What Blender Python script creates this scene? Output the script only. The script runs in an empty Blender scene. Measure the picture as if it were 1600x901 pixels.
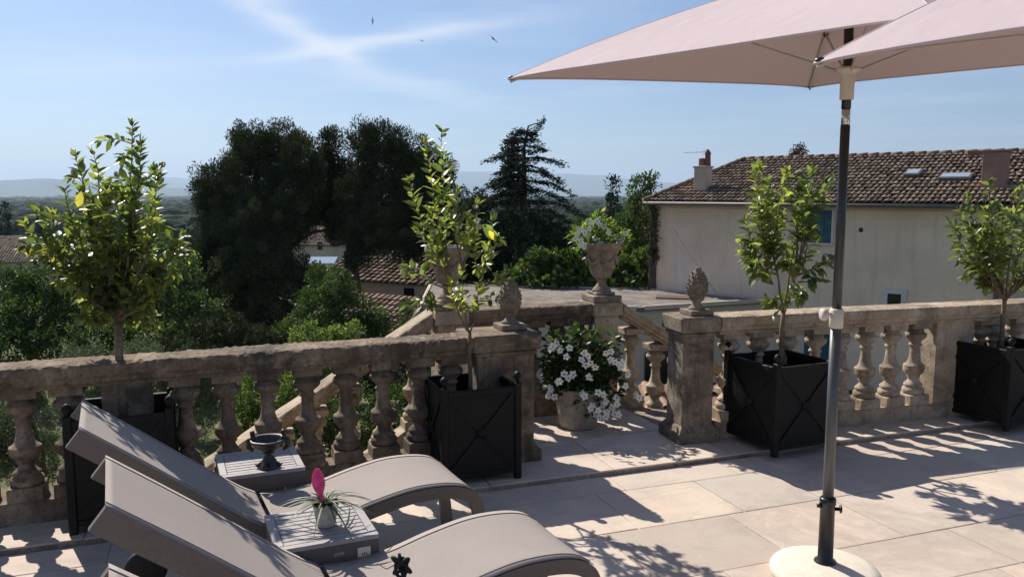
import bpy, math, random
import numpy as np
from mathutils import Vector, Matrix, noise
R = math.radians
SC = bpy.context.scene
COL = SC.collection
random.seed(7)

# ------------------------------------------------------------------ camera, sky, sun, exposure
cam = bpy.data.cameras.new('camera'); cam.lens = 28.575; cam.sensor_width = 36
cam.clip_start = 0.05; cam.clip_end = 60000
co = bpy.data.objects.new('camera', cam); COL.objects.link(co)
co.location = (0, 0, 1.7); co.rotation_euler = (R(90) - math.atan(147.5 / 1270), 0, 0)
SC.camera = co
SUN = Vector((-0.607, 0.795, 0)); SUN_EL = R(42)
w = bpy.data.worlds.new('World'); SC.world = w; w.use_nodes = True
nt = w.node_tree; nt.nodes.clear()
def N(nt, t, **k):
    n = nt.nodes.new(t)
    for a, b in k.items():
        if a.startswith('i_'):
            key = a[2:]; key = int(key) if key.isdigit() else key.replace('_', ' ')
            n.inputs[key].default_value = b
        else: setattr(n, a, b)
    return n
sky = N(nt, 'ShaderNodeTexSky', sky_type='NISHITA', sun_disc=False, altitude=100, air_density=1.0, dust_density=0.75, ozone_density=2.2)
sky.sun_elevation = SUN_EL; sky.sun_rotation = math.atan2(SUN.x, SUN.y)
bg = N(nt, 'ShaderNodeBackground', i_Strength=0.056); wo = N(nt, 'ShaderNodeOutputWorld')
# thin cirrus: noise wisps on a plane high above, gathered round two crossing streaks
tc = N(nt, 'ShaderNodeTexCoord'); sep = N(nt, 'ShaderNodeSeparateXYZ'); nt.links.new(tc.outputs['Generated'], sep.inputs[0])
def M(nt, op, a, b=None, c=None, clamp=False):
    n = nt.nodes.new('ShaderNodeMath'); n.operation = op; n.use_clamp = clamp
    for i, v in enumerate((a, b, c)):
        if v is None: continue
        if isinstance(v, (int, float)): n.inputs[i].default_value = v
        else: nt.links.new(v, n.inputs[i])
    return n.outputs[0]
zz = M(nt, 'MAXIMUM', sep.outputs[2], 0.02)
px_ = M(nt, 'DIVIDE', sep.outputs[0], zz); py_ = M(nt, 'DIVIDE', sep.outputs[1], zz)
cmb = N(nt, 'ShaderNodeCombineXYZ'); nt.links.new(px_, cmb.inputs[0]); nt.links.new(py_, cmb.inputs[1])
nz = N(nt, 'ShaderNodeTexNoise', i_Scale=0.9, i_Detail=7.0, i_Roughness=0.55); nt.links.new(cmb.outputs[0], nz.inputs['Vector'])
def streak(x0, y0, x1, y1, wd, amp):
    # soft band along a segment of the cloud plane
    dx, dy = x1 - x0, y1 - y0; L = math.hypot(dx, dy); dx /= L; dy /= L
    ax = M(nt, 'SUBTRACT', px_, x0); ay = M(nt, 'SUBTRACT', py_, y0)
    t = M(nt, 'ADD', M(nt, 'MULTIPLY', ax, dx), M(nt, 'MULTIPLY', ay, dy))
    d = M(nt, 'ADD', M(nt, 'MULTIPLY', ax, -dy), M(nt, 'MULTIPLY', ay, dx))
    d = M(nt, 'ADD', d, M(nt, 'MULTIPLY', M(nt, 'SUBTRACT', nz.outputs[0], 0.5), wd * 3.0))
    g = M(nt, 'POWER', 2.718, M(nt, 'MULTIPLY', M(nt, 'MULTIPLY', d, d), -1 / (wd * wd)))
    u = M(nt, 'DIVIDE', M(nt, 'SUBTRACT', t, L / 2), L * 0.55)
    e = M(nt, 'POWER', 2.718, M(nt, 'MULTIPLY', M(nt, 'POWER', M(nt, 'ABSOLUTE', u), 3.0), -1.3))
    return M(nt, 'MULTIPLY', M(nt, 'MULTIPLY', g, e), amp)
def skyp(x, y):
    f = 1270.; p = math.atan(147.5 / f); c, s = math.cos(p), math.sin(p)
    u = (x - 800) / f; v = -(y - 450.5) / f
    r = (u, c + v * s, -s + v * c); return r[0] / r[2], r[1] / r[2]
def st(a, b, wd, amp): return streak(*skyp(*a), *skyp(*b), wd, amp)
s_all = st((330, -40), (560, 105), 0.15, 0.68)
s_all = M(nt, 'ADD', s_all, st((410, 95), (800, 30), 0.20, 0.62))
s_all = M(nt, 'ADD', s_all, st((440, 85), (780, 170), 0.35, 0.36))
s_all = M(nt, 'ADD', s_all, st((0, 120), (420, 90), 0.5, 0.2))
nz2 = N(nt, 'ShaderNodeTexNoise', i_Scale=0.35, i_Detail=8.0, i_Roughness=0.6); nt.links.new(cmb.outputs[0], nz2.inputs['Vector'])
veil = M(nt, 'MULTIPLY', M(nt, 'SUBTRACT', nz2.outputs[0], 0.45, clamp=True), 0.8)
s_all = M(nt, 'ADD', M(nt, 'MULTIPLY', s_all, M(nt, 'ADD', nz.outputs[0], 0.35)), veil)
s_all = M(nt, 'MINIMUM', s_all, 0.75)
mixc = N(nt, 'ShaderNodeMixRGB'); mixc.inputs['Color2'].default_value = (10.8, 11.2, 11.9, 1)
tint = N(nt, 'ShaderNodeMixRGB', blend_type='MULTIPLY', i_Fac=1.0); tint.inputs['Color2'].default_value = (0.83, 0.95, 1.16, 1)
nt.links.new(sky.outputs[0], tint.inputs['Color1']); nt.links.new(tint.outputs[0], mixc.inputs['Color1'])
nt.links.new(s_all, mixc.inputs['Fac']); nt.links.new(mixc.outputs[0], bg.inputs[0]); nt.links.new(bg.outputs[0], wo.inputs[0])
sl = bpy.data.lights.new('sun', 'SUN'); sl.energy = 4.7; sl.angle = R(0.5); sl.color = (1.0, 0.93, 0.83)
so = bpy.data.objects.new('sun', sl); COL.objects.link(so)
sd = Vector((SUN.x * math.cos(SUN_EL), SUN.y * math.cos(SUN_EL), math.sin(SUN_EL)))
so.rotation_euler = (-sd).to_track_quat('-Z', 'Y').to_euler(); so.location = (-6, 8, 12)
vs = SC.view_settings; vs.view_transform = 'Standard'; vs.look = 'None'; vs.exposure = 0.64; vs.gamma = 1; vs.use_curve_mapping = False
SC.cycles.max_bounces = 8; SC.cycles.transparent_max_bounces = 8; SC.cycles.volume_bounces = 0

# ------------------------------------------------------------------ helpers
def tag(o, label=None, cat=None, group=None, kind=None):
    if label: o['label'] = label
    if cat: o['category'] = cat
    if group: o['group'] = group
    if kind: o['kind'] = kind
    return o
def thing(name, label, cat, loc=(0, 0, 0), rz=0.0, group=None):
    o = bpy.data.objects.new(name, None); COL.objects.link(o); o.location = loc; o.rotation_euler = (0, 0, rz)
    o.empty_display_size = 0.1
    return tag(o, label, cat, group)
def link(name, me, mat, parent=None):
    if mat and not me.materials: me.materials.append(mat)
    o = bpy.data.objects.new(name, me); COL.objects.link(o)
    if parent: o.parent = parent
    return o
def copy_tree(o, parent=None):
    c = o.copy(); COL.objects.link(c)
    if parent: c.parent = parent
    for ch in list(o.children): copy_tree(ch, c)
    return c
class MB:
    def __init__(s): s.v = []; s.f = []; s.sm = []
    def add(s, vs, fs, smooth=False, T=None):
        n = len(s.v)
        for p in vs: s.v.append(tuple(T @ Vector(p)) if T else tuple(p))
        for f in fs: s.f.append([n + i for i in f]); s.sm.append(smooth)
        return s
    def box(s, x0, y0, z0, x1, y1, z1, T=None, bev=0.0):
        if bev <= 0:
            vs = [(x, y, z) for z in (z0, z1) for x, y in ((x0, y0), (x1, y0), (x1, y1), (x0, y1))]
            return s.add(vs, [(3, 2, 1, 0), (4, 5, 6, 7), (0, 1, 5, 4), (1, 2, 6, 5), (2, 3, 7, 6), (3, 0, 4, 7)], T=T)
        b = bev; ring = [(x0 + b, y0), (x1 - b, y0), (x1, y0 + b), (x1, y1 - b), (x1 - b, y1), (x0 + b, y1), (x0, y1 - b), (x0, y0 + b)]
        cx, cy = (x0 + x1) / 2, (y0 + y1) / 2
        def ins(p): return (p[0] + (b if p[0] < cx else -b) * (1 if p[0] in (x0, x1) else 0), p[1] + (b if p[1] < cy else -b) * (1 if p[1] in (y0, y1) else 0))
        lo = [ins(p) for p in ring]
        vs = [(x, y, z0) for x, y in lo] + [(x, y, z0 + b) for x, y in ring] + [(x, y, z1 - b) for x, y in ring] + [(x, y, z1) for x, y in lo]
        fs = [tuple(range(7, -1, -1)), tuple(range(24, 32))]
        for k in range(3):
            for i in range(8): j = (i + 1) % 8; fs.append((k * 8 + i, k * 8 + j, k * 8 + 8 + j, k * 8 + 8 + i))
        return s.add(vs, fs, T=T)
    def prism(s, poly, z0, z1, T=None):
        n = len(poly); vs = [(x, y, z0) for x, y in poly] + [(x, y, z1) for x, y in poly]
        return s.add(vs, [tuple(range(n - 1, -1, -1)), tuple(range(n, 2 * n))] + [(i, (i + 1) % n, n + (i + 1) % n, n + i) for i in range(n)], T=T)
    def lathe(s, prof, seg=20, T=None, wob=0.0, smooth=True, sd=0.0):
        vs = []; fs = []
        for r, z in prof:
            for i in range(seg):
                a = 2 * math.pi * i / seg; rr = r
                if wob: rr = r * (1 + wob * noise.noise(Vector((math.cos(a) * 2, math.sin(a) * 2, z * 9 + sd))) + .5 * wob * noise.noise(Vector((math.cos(a) * 7, math.sin(a) * 7, z * 40 + sd))))
                vs.append((rr * math.cos(a), rr * math.sin(a), z))
        for k in range(len(prof) - 1):
            for i in range(seg):
                j = (i + 1) % seg; fs.append((k * seg + i, k * seg + j, (k + 1) * seg + j, (k + 1) * seg + i))
        s.add(vs, fs, smooth, T)
        n = len(prof)
        if prof[0][0] > 1e-4: s.add(vs[:seg], [tuple(range(seg - 1, -1, -1))], False, T)
        if prof[-1][0] > 1e-4: s.add(vs[(n - 1) * seg:], [tuple(range(seg))], False, T)
        return s
    def tube(s, pts, r, seg=8, T=None, cap=True, smooth=True):
        pts = [Vector(p) for p in pts]; n = len(pts)
        rs = r if isinstance(r, (list, tuple)) else [r] * n
        d0 = (pts[1] - pts[0]).normalized(); up = Vector((0, 0, 1)) if abs(d0.z) < 0.9 else Vector((1, 0, 0))
        a = d0.cross(up).normalized(); vs = []; fs = []
        for i, p in enumerate(pts):
            d = (pts[min(i + 1, n - 1)] - pts[max(i - 1, 0)])
            d = d.normalized() if d.length > 1e-9 else d0
            a = (a - d * a.dot(d)); a = a.normalized() if a.length > 1e-6 else d.orthogonal().normalized()
            b = d.cross(a)
            for k in range(seg):
                t = 2 * math.pi * k / seg; vs.append(p + (a * math.cos(t) + b * math.sin(t)) * rs[i])
        for i in range(n - 1):
            for k in range(seg):
                j = (k + 1) % seg; fs.append((i * seg + k, i * seg + j, (i + 1) * seg + j, (i + 1) * seg + k))
        if cap: fs.append(tuple(range(seg - 1, -1, -1))); fs.append(tuple((n - 1) * seg + k for k in range(seg)))
        return s.add(vs, fs, smooth, T)
    def ball(s, c, r, seg=12, T=None, sc=(1, 1, 1)):
        prof = [(max(1e-5, r * math.sin(math.pi * i / 8)), -r * math.cos(math.pi * i / 8)) for i in range(9)]
        Tm = (T or Matrix()) @ Matrix.Translation(c) @ Matrix.Diagonal((*sc, 1)); return s.lathe(prof, seg, Tm)
    def sweep(s, prof, L, seg, rough=0.0, x0=0.0, seed=0.0, slope=0.0, ends=True):
        # a profile in the y-z plane carried along x, its surface a little eroded
        n = len(prof); vs = []; fs = []
        for i in range(seg + 1):
            x = x0 + L * i / seg
            for (y, z) in prof:
                dy = dz = 0
                if rough:
                    dy = rough * .5 * noise.noise(Vector((x * 11 + seed, y * 17, z * 17))) + rough * .75 * noise.noise(Vector((x * 57 + seed, y * 60, z * 60)))
                    dz = rough * .5 * noise.noise(Vector((x * 9 + seed + 50, y * 17, z * 17))) + rough * .75 * noise.noise(Vector((x * 49 + 9, y * 60, z * 60)))
                vs.append((x, y + dy, z + dz + slope * (x - x0)))
        for i in range(seg):
            for k in range(n):
                j = (k + 1) % n; fs.append((i * n + k, i * n + j, (i + 1) * n + j, (i + 1) * n + k))
        if ends: fs.append(tuple(range(n))); fs.append(tuple(seg * n + k for k in range(n - 1, -1, -1)))
        return s.add(vs, fs)
    def mesh(s, name):
        me = bpy.data.meshes.new(name); me.from_pydata(s.v, [], s.f)
        me.polygons.foreach_set('use_smooth', s.sm); me.update(); 
        return me
    def build(s, name, mat, parent=None, sub=0):
        me = s.mesh(name)
        import bmesh
        bm = bmesh.new(); bm.from_mesh(me); bmesh.ops.remove_doubles(bm, verts=bm.verts, dist=1e-5)
        bmesh.ops.recalc_face_normals(bm, faces=bm.faces); bm.to_mesh(me); bm.free()
        return link(name, me, mat, parent)

# ------------------------------------------------------------------ materials
def mat(name):
    m = bpy.data.materials.new(name); m.use_nodes = True; nt = m.node_tree
    b = nt.nodes['Principled BSDF']; return m, nt, b
def ramp(nt, src, stops):
    r = nt.nodes.new('ShaderNodeValToRGB'); nt.links.new(src, r.inputs[0]); e = r.color_ramp.elements
    while len(e) < len(stops): e.new(0.5)
    for i, (p, c) in enumerate(stops):
        e[i].position = p; e[i].color = (*c, 1) if len(c) == 3 else c
    return r.outputs[0]
def g3(v): return (v, v, v)
def objco(nt, world=False):
    if world: return nt.nodes.new('ShaderNodeNewGeometry').outputs['Position']
    return nt.nodes.new('ShaderNodeTexCoord').outputs['Object']
def noi(nt, co, sc, det=6.0, ro=0.6, dist=0.0):
    n = N(nt, 'ShaderNodeTexNoise', i_Scale=sc, i_Detail=det, i_Roughness=ro, i_Distortion=dist); nt.links.new(co, n.inputs['Vector']); return n.outputs[0]
def mix(nt, f, a, b, mode='MIX'):
    n = nt.nodes.new('ShaderNodeMixRGB'); n.blend_type = mode
    for i, v in ((0, f), (1, a), (2, b)):
        if isinstance(v, (int, float)): n.inputs[i].default_value = v
        elif isinstance(v, tuple): n.inputs[i].default_value = (*v, 1)
        else: nt.links.new(v, n.inputs[i])
    return n.outputs[0]
def bump(nt, b, h, st=0.4, dist=0.01):
    n = N(nt, 'ShaderNodeBump', i_Strength=st, i_Distance=dist); nt.links.new(h, n.inputs['Height']); nt.links.new(n.outputs[0], b.inputs['Normal'])
def stone(name, c0, c1, c2, dark=(.07, .06, .05), sc=1.0, bmp=0.6, darkamt=0.5):
    m, nt, b = mat(name); p = objco(nt, True)
    a = noi(nt, p, 5 * sc, 8, .65); f = noi(nt, p, 38 * sc, 6, .7); l = noi(nt, p, 2.6 * sc, 9, .72, .6)
    c = ramp(nt, a, [(.3, c0), (.5, c1), (.72, c2)])
    c = mix(nt, ramp(nt, l, [(.48, g3(0)), (.60, g3(darkamt))]), c, dark)
    sp = noi(nt, p, 55 * sc, 4, .7); c = mix(nt, ramp(nt, sp, [(.54, g3(0)), (.66, g3(.75))]), c, tuple(x * .35 for x in c1))
    mp = nt.nodes.new('ShaderNodeMapping'); mp.inputs['Scale'].default_value = (14, 14, 1.6); nt.links.new(p, mp.inputs[0]); sk = noi(nt, mp.outputs[0], 1.0, 6, .65); c = mix(nt, ramp(nt, sk, [(.52, g3(0)), (.66, g3(darkamt * .7))]), c, dark)
    li = noi(nt, p, 11 * sc, 5, .6); c = mix(nt, ramp(nt, li, [(.58, g3(0)), (.70, g3(.45))]), c, (.42, .36, .27))
    nt.links.new(c, b.inputs['Base Color']); b.inputs['Roughness'].default_value = .92; b.inputs['Specular IOR Level'].default_value = .2
    bump(nt, b, M(nt, 'ADD', M(nt, 'MULTIPLY', a, 1.0), M(nt, 'MULTIPLY', f, .6)), bmp, .012); return m
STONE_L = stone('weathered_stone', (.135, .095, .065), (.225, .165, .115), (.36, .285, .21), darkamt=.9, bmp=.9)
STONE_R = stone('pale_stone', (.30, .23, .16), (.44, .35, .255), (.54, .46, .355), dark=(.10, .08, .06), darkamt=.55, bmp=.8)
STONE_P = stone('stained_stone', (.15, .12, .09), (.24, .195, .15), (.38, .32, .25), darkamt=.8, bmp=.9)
STONE_F = stone('finial_stone', (.17, .13, .10), (.25, .20, .155), (.33, .27, .21), sc=1.6, bmp=.8)
STONE_U = stone('urn_stone', (.25, .19, .145), (.34, .27, .21), (.42, .35, .28), sc=1.2, bmp=.7)
def plain(name, c, rough=.6, var=.0, sc=20, spec=.5, metal=0.0, bm=0.0):
    m, nt, b = mat(name); b.inputs['Roughness'].default_value = rough; b.inputs['Specular IOR Level'].default_value = spec; b.inputs['Metallic'].default_value = metal
    p = objco(nt); n = noi(nt, p, sc)
    c2 = mix(nt, ramp(nt, n, [(.35, g3(0)), (.65, g3(1))]), tuple(x * (1 - var) for x in c), tuple(min(1, x * (1 + var)) for x in c))
    nt.links.new(c2, b.inputs['Base Color'])
    if bm: bump(nt, b, noi(nt, p, sc * 4, 4), bm, .003)
    return m
def leafmat(name, cols, trans=.45, rough=.45, spec=.4, hue_big=True, tw=1.7):
    # leaves: each its own tone, light passing through from behind
    m, nt, b = mat(name); at = N(nt, 'ShaderNodeAttribute', attribute_name='rnd')
    n = len(cols); c = ramp(nt, at.outputs['Fac'], [(i / max(1, n - 1), cc) for i, cc in enumerate(cols)])
    nt.links.new(c, b.inputs['Base Color']); b.inputs['Roughness'].default_value = rough; b.inputs['Specular IOR Level'].default_value = spec
    tr = nt.nodes.new('ShaderNodeBsdfTranslucent'); tcx = mix(nt, 1.0, c, (tw * .97, tw, tw * .55), 'MULTIPLY'); nt.links.new(tcx, tr.inputs[0])
    mx = N(nt, 'ShaderNodeMixShader', i_0=trans); nt.links.new(b.outputs[0], mx.inputs[1]); nt.links.new(tr.outputs[0], mx.inputs[2])
    nt.links.new(mx.outputs[0], nt.nodes['Material Output'].inputs[0]); return m
LEAF_CITRUS = leafmat('citrus_leaf', [(.050, .070, .030), (.080, .108, .038), (.125, .160, .052), (.20, .225, .065), (.45, .37, .07)], .50, .36, .5, tw=2.4)
LEAF_DARK = leafmat('dark_foliage', [(.024, .032, .018), (.046, .056, .030), (.075, .088, .046), (.15, .155, .085)], .12, .8, .06, tw=1.2)
LEAF_CEDAR = leafmat('cedar_foliage', [(.014, .026, .018), (.022, .038, .024), (.034, .052, .034)], .10, .8, .05, tw=1.0)
LEAF_MID = leafmat('broadleaf_foliage', [(.03, .055, .016), (.045, .08, .022), (.07, .11, .03), (.10, .14, .04)], .30, .55, .3, tw=1.6)
LEAF_BRIGHT = leafmat('bright_foliage', [(.05, .085, .024), (.08, .125, .034), (.12, .165, .05), (.18, .22, .075)], .40, .5, .3, tw=1.7)
LEAF_IVY = leafmat('ivy_foliage', [(.022, .042, .012), (.04, .07, .018), (.075, .12, .026), (.17, .23, .05)], .3, .45, .4, tw=1.8)
LEAF_GREY = leafmat('olive_foliage', [(.06, .085, .05), (.10, .13, .08), (.15, .18, .12)], .25, .6, .3, tw=1.3)
BARK = plain('bark', (.12, .09, .065), .9, .35, 30, .2, bm=.6)
BARK_C = plain('citrus_bark', (.17, .125, .085), .85, .3, 40, .2, bm=.5)
def blackm():
    m, nt, b = mat('black_painted_metal'); p = objco(nt, True); a = noi(nt, p, 4, 8, .7); d = noi(nt, p, 45, 4, .7)
    c = mix(nt, ramp(nt, a, [(.5, g3(0)), (.75, g3(.5))]), (.007, .007, .007), (.030, .026, .022)); c = mix(nt, ramp(nt, d, [(.64, g3(0)), (.72, g3(.4))]), c, (.06, .05, .042))
    nt.links.new(c, b.inputs['Base Color']); nt.links.new(ramp(nt, a, [(.3, g3(.42)), (.7, g3(.75))]), b.inputs['Roughness']); b.inputs['Specular IOR Level'].default_value = .25; return m
BLACK = blackm()
SOIL = plain('soil', (.035, .025, .018), .95, .4, 60, .1, bm=.8)
PETAL = plain('white_petals', (.74, .72, .64), .7, .12, 40, .2)

# ------------------------------------------------------------------ leaf clouds
rng = np.random.default_rng(11)
def unit(v): return v / np.maximum(1e-9, np.linalg.norm(v, axis=1, keepdims=True))
def leaf_mesh(name, pos, axis, nrm, ln, wd, rnd, near=False):
    n = len(pos); axis = unit(axis); side = unit(np.cross(axis, nrm)); nr = unit(np.cross(side, axis))
    ln = ln[:, None]; wd = wd[:, None]
    if near:   # pointed oval leaf folded along its midrib, tip bending down
        P = [pos, pos + axis * ln * .3 + side * wd * .5 + nr * wd * .12, pos + axis * ln * .66 + side * wd * .42 + nr * wd * .06 - nr * ln * .03,
             pos + axis * ln - nr * ln * .16, pos + axis * ln * .66 - side * wd * .42 + nr * wd * .06 - nr * ln * .03, pos + axis * ln * .3 - side * wd * .5 + nr * wd * .12,
             pos + axis * ln * .33 - nr * wd * .05, pos + axis * ln * .68 - nr * wd * .05 - nr * ln * .05]
        fs = [(0, 1, 6), (1, 2, 7, 6), (2, 3, 7), (0, 6, 5), (6, 7, 4, 5), (7, 3, 4)]
    else:
        P = [pos, pos + axis * ln * .5 + side * wd * .5, pos + axis * ln, pos + axis * ln * .5 - side * wd * .5]
        fs = [(0, 1, 2, 3)]
    k = len(P); V = np.stack(P, 1).reshape(-1, 3)
    loops = []; starts = []; tot = 0
    base = (np.arange(n) * k)[:, None]
    per = sum(len(f) for f in fs)
    pat = np.concatenate([np.array(f) for f in fs])[None, :]
    L = (base + pat).reshape(-1)
    st0 = np.cumsum([0] + [len(f) for f in fs])[:-1][None, :]
    S = ((np.arange(n) * per)[:, None] + st0).reshape(-1)
    me = bpy.data.meshes.new(name)
    me.vertices.add(len(V)); me.vertices.foreach_set('co', V.astype(np.float32).ravel())
    me.loops.add(len(L)); me.loops.foreach_set('vertex_index', L.astype(np.int32))
    me.polygons.add(len(S)); me.polygons.foreach_set('loop_start', S.astype(np.int32))
    if near: me.polygons.foreach_set('use_smooth', np.ones(len(S), bool))
    me.update(calc_edges=True)
    a = me.attributes.new('rnd', 'FLOAT', 'POINT'); a.data.foreach_set('value', np.repeat(rnd, k).astype(np.float32))
    return me
def rdir(n):
    v = rng.normal(size=(n, 3)); return unit(v)
def clumps(centers, radii, per, spread=.33):
    """points in many small tufts spread over lumpy ellipsoids: (centres, radii3) -> positions, outward directions, clump tone"""
    Ps = []; Ds = []; Ts = []
    for c, r in zip(centers, radii):
        c = np.array(c, float); r = np.array(r, float)
        vol = (r[0] * r[1] + r[0] * r[2] + r[1] * r[2]) / 3
        nt_ = max(6, int(vol * per[0])); d = rdir(nt_)
        rad = np.cbrt(rng.uniform(.25, 1.0, nt_)) * (1 + .13 * rng.normal(size=nt_)).clip(.6, 1.22)
        tc_ = c + d * r * rad[:, None]
        for q in range(nt_):
            m = per[1]; p = rdir(m) * np.cbrt(rng.uniform(.05, 1, (m, 1))) * spread * 1.35 * rng.uniform(.55, 1.15)
            Ps.append(tc_[q] + p); Ds.append(d[q] * .6 + p * 1.2 / max(.05, spread)); Ts.append(np.full(m, rng.uniform(0, 1)))
    return np.concatenate(Ps), np.concatenate(Ds), np.concatenate(Ts)
def crown(name, mt, centers, radii, parent=None, leaf=.16, per=1.0, spread=.30, asp=.55, near=False, up=.35):
    per = (per * 3.5 / spread ** 2, max(8, int(8.2 * spread ** 2 / (leaf ** 2 * asp))))
    P, D, T = clumps(centers, radii, per, spread); n = len(P)
    ax = unit(D * .6 + rdir(n) * .8 + np.array([0, 0, up])); nr = rdir(n)
    ln = leaf * rng.uniform(.6, 1.35, n); r = (T ** 1.4 * .65 + rng.uniform(0, 1, n) * .35)
    return link(name, leaf_mesh(name, P, ax, nr, ln, ln * asp, r, near), mt, parent)
def limb_set(mb, base, top, r0, tips, r1=.03):
    base = Vector(base); top = Vector(top)
    mb.tube([base, base.lerp(top, .5) + Vector((.03, .02, 0)) * (top - base).length, top], [r0 * 1.25, r0, r0 * .75], 8)
    for t in tips:
        t = Vector(t); m = top.lerp(t, .5) + Vector((random.uniform(-.1, .1), random.uniform(-.1, .1), .12)) * (t - top).length * .5
        mb.tube([top - (top - base).normalized() * r0, m, t], [r0 * .6, r0 * .4, r1], 6)
def tree(name, label, cat, base, H, blobs, leaf, per, mt, spread=.3, r0=.2, group=None, asp=.55, up=.35, tips=None):
    """blobs given relative to the base: (x, y, z, rx, ry, rz)"""
    t = thing(name, label, cat, base, 0, group)
    mb = MB(); limb_set(mb, (0, 0, -.3), (0, 0, H * .45), r0, tips or [(b[0], b[1], b[2]) for b in blobs[:7]]); mb.build('trunk', BARK, t)
    crown('crown', mt, [b[:3] for b in blobs], [b[3:] for b in blobs], t, leaf, per, spread, asp, up=up)
    return t

# ------------------------------------------------------------------ frames of the terrace
CA, SA = math.cos(R(20.2)), math.sin(R(20.2))
def UV(u, v, z=0.0): return Vector((u * CA - v * SA, u * SA + v * CA, z))
def PX(x, y, Y):
    """a world point at depth Y (metres ahead) that a sketch of the view puts at x, y"""
    f = 1270.; p = math.atan(147.5 / f); c, s = math.cos(p), math.sin(p)
    u = (x - 800) / f; v = -(y - 450.5) / f
    r = (u, c + v * s, -s + v * c); t = Y / r[1]; return Vector((r[0] * t, Y, 1.7 + r[2] * t))
LEDGE = .032

# terrace floor: a mass with flagstones laid on it
def fmat():
    m, nt, b = mat('flagstone'); p = objco(nt, True); at = N(nt, 'ShaderNodeAttribute', attribute_name='rnd')
    base = ramp(nt, at.outputs['Fac'], [(0, (.43, .36, .30)), (.2, (.64, .535, .43)), (.4, (.50, .445, .385)), (.6, (.65, .525, .43)), (.8, (.61, .535, .46)), (1, (.54, .42, .345))])
    a = noi(nt, p, 3.2, 9, .7, .8); c = mix(nt, ramp(nt, a, [(.38, g3(0)), (.62, g3(.7))]), base, (.46, .395, .34))
    r = noi(nt, p, 1.3, 6, .6); c = mix(nt, ramp(nt, r, [(.5, g3(0)), (.72, g3(.5))]), c, (.56, .42, .34))
    d = noi(nt, p, 14, 8, .7); c = mix(nt, ramp(nt, d, [(.56, g3(0)), (.75, g3(.4))]), c, (.30, .25, .215))
    e = noi(nt, p, 90, 3, .6); c = mix(nt, ramp(nt, e, [(.64, g3(0)), (.70, g3(.45))]), c, (.22, .18, .15)); k2 = noi(nt, p, .8, 9, .75, 1.2); c = mix(nt, ramp(nt, k2, [(.50, g3(0)), (.60, g3(.5)), (.68, g3(.15))]), c, (.33, .275, .235)); k3 = noi(nt, p, 6.5, 8, .75, .3); c = mix(nt, ramp(nt, k3, [(.60, g3(0)), (.70, g3(.5))]), c, (.66, .58, .50))
    nt.links.new(c, b.inputs['Base Color']); b.inputs['Roughness'].default_value = .75; b.inputs['Specular IOR Level'].default_value = .3
    bump(nt, b, M(nt, 'ADD', a, M(nt, 'MULTIPLY', d, .5)), .25, .01); return m
FLAG = fmat()
JOINT = stone('pale_mortar', (.36, .30, .25), (.56, .48, .40), (.66, .58, .49), darkamt=.35, sc=.7)
mb = MB(); A23 = R(20.2)
g = MB()
g.prism([tuple(UV(u, v)[:2]) for u, v in ((-7, -3), (7.5, -3), (7.5, 4.9), (-7, 4.9))], -5.2, -.0045)
tag(g.build('terrace_base', JOINT), kind='structure')
def slabs(name, u0, u1, v0, v1, z, seed, gap=.0035, rows=(.42, .5, .58, .46), ws=(.5, 1.05)):
    rr = random.Random(seed); V = []; F = []; A = []; v = v0; k = 0
    while v < v1 - .05:
        h = min(rows[k % len(rows)] * rr.uniform(.93, 1.07), v1 - v)
        if v1 - v - h < .12: h = v1 - v
        u = u0 - rr.uniform(0, .5) * (1 if k else 0)
        while u < u1:
            wd = rr.uniform(*ws); a, b_ = max(u, u0), min(u + wd, u1)
            if b_ - a > .03:
                n = len(V); dz = rr.uniform(-.0010, .0010); c = rr.random()
                jj = lambda: rr.uniform(-.0022, .0022); q = [(a + gap + jj(), v + gap + jj()), (b_ - gap + jj(), v + gap + jj()), (b_ - gap + jj(), v + h - gap + jj()), (a + gap + jj(), v + h - gap + jj())]
                q2 = [(x_ + .004 * sx_, y_ + .004 * sy_) for (x_, y_), (sx_, sy_) in zip(q, ((1, 1), (-1, 1), (-1, -1), (1, -1)))]
                for (x, y) in q: V.append(UV(x, y, z - .010 + dz))
                for (x, y) in q: V.append(UV(x, y, z - .0015 + dz))
                for (x, y) in q2: V.append(UV(x, y, z + dz))
                for i in range(4):
                    j = (i + 1) % 4; F.append((n + i, n + j, n + 4 + j, n + 4 + i)); F.append((n + 4 + i, n + 4 + j, n + 8 + j, n + 8 + i))
                F.append((n + 8, n + 9, n + 10, n + 11)); A += [c] * 12
            u += wd
        v += h; k += 1
    me = bpy.data.meshes.new(name); me.from_pydata([tuple(p) for p in V], [], F); me.update()
    at = me.attributes.new('rnd', 'FLOAT', 'POINT'); at.data.foreach_set('value', A)
    return link(name, me, FLAG)
tag(slabs('terrace_paving', -4.5, 7.5, -1.4, 4.285, 0, 5, rows=(.50, .40, .55, .42, .58), ws=(.42, .92), gap=.0028), kind='structure')
EDGE = stone('ledge_stone', (.22, .175, .14), (.32, .26, .21), (.42, .35, .29), darkamt=.6)
g = MB(); g.prism([tuple(UV(u, v)[:2]) for u, v in ((-7, 4.29), (7.5, 4.29), (7.5, 4.96), (3.6, 4.96), (2.98, 5.72), (1.35, 5.72), (1.35, 4.96), (-7, 4.96))], -5.2, LEDGE - .0045)
tag(g.build('terrace_ledge', EDGE), kind='structure')
tag(slabs('ledge_paving', -4.5, 7.5, 4.285, 4.93, LEDGE, 9, rows=(.645,), ws=(.45, .9)), kind='structure')
tag(slabs('landing_paving', 1.36, 2.98, 4.935, 5.70, LEDGE, 12, rows=(.38,), ws=(.45, .8)), kind='structure')

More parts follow.
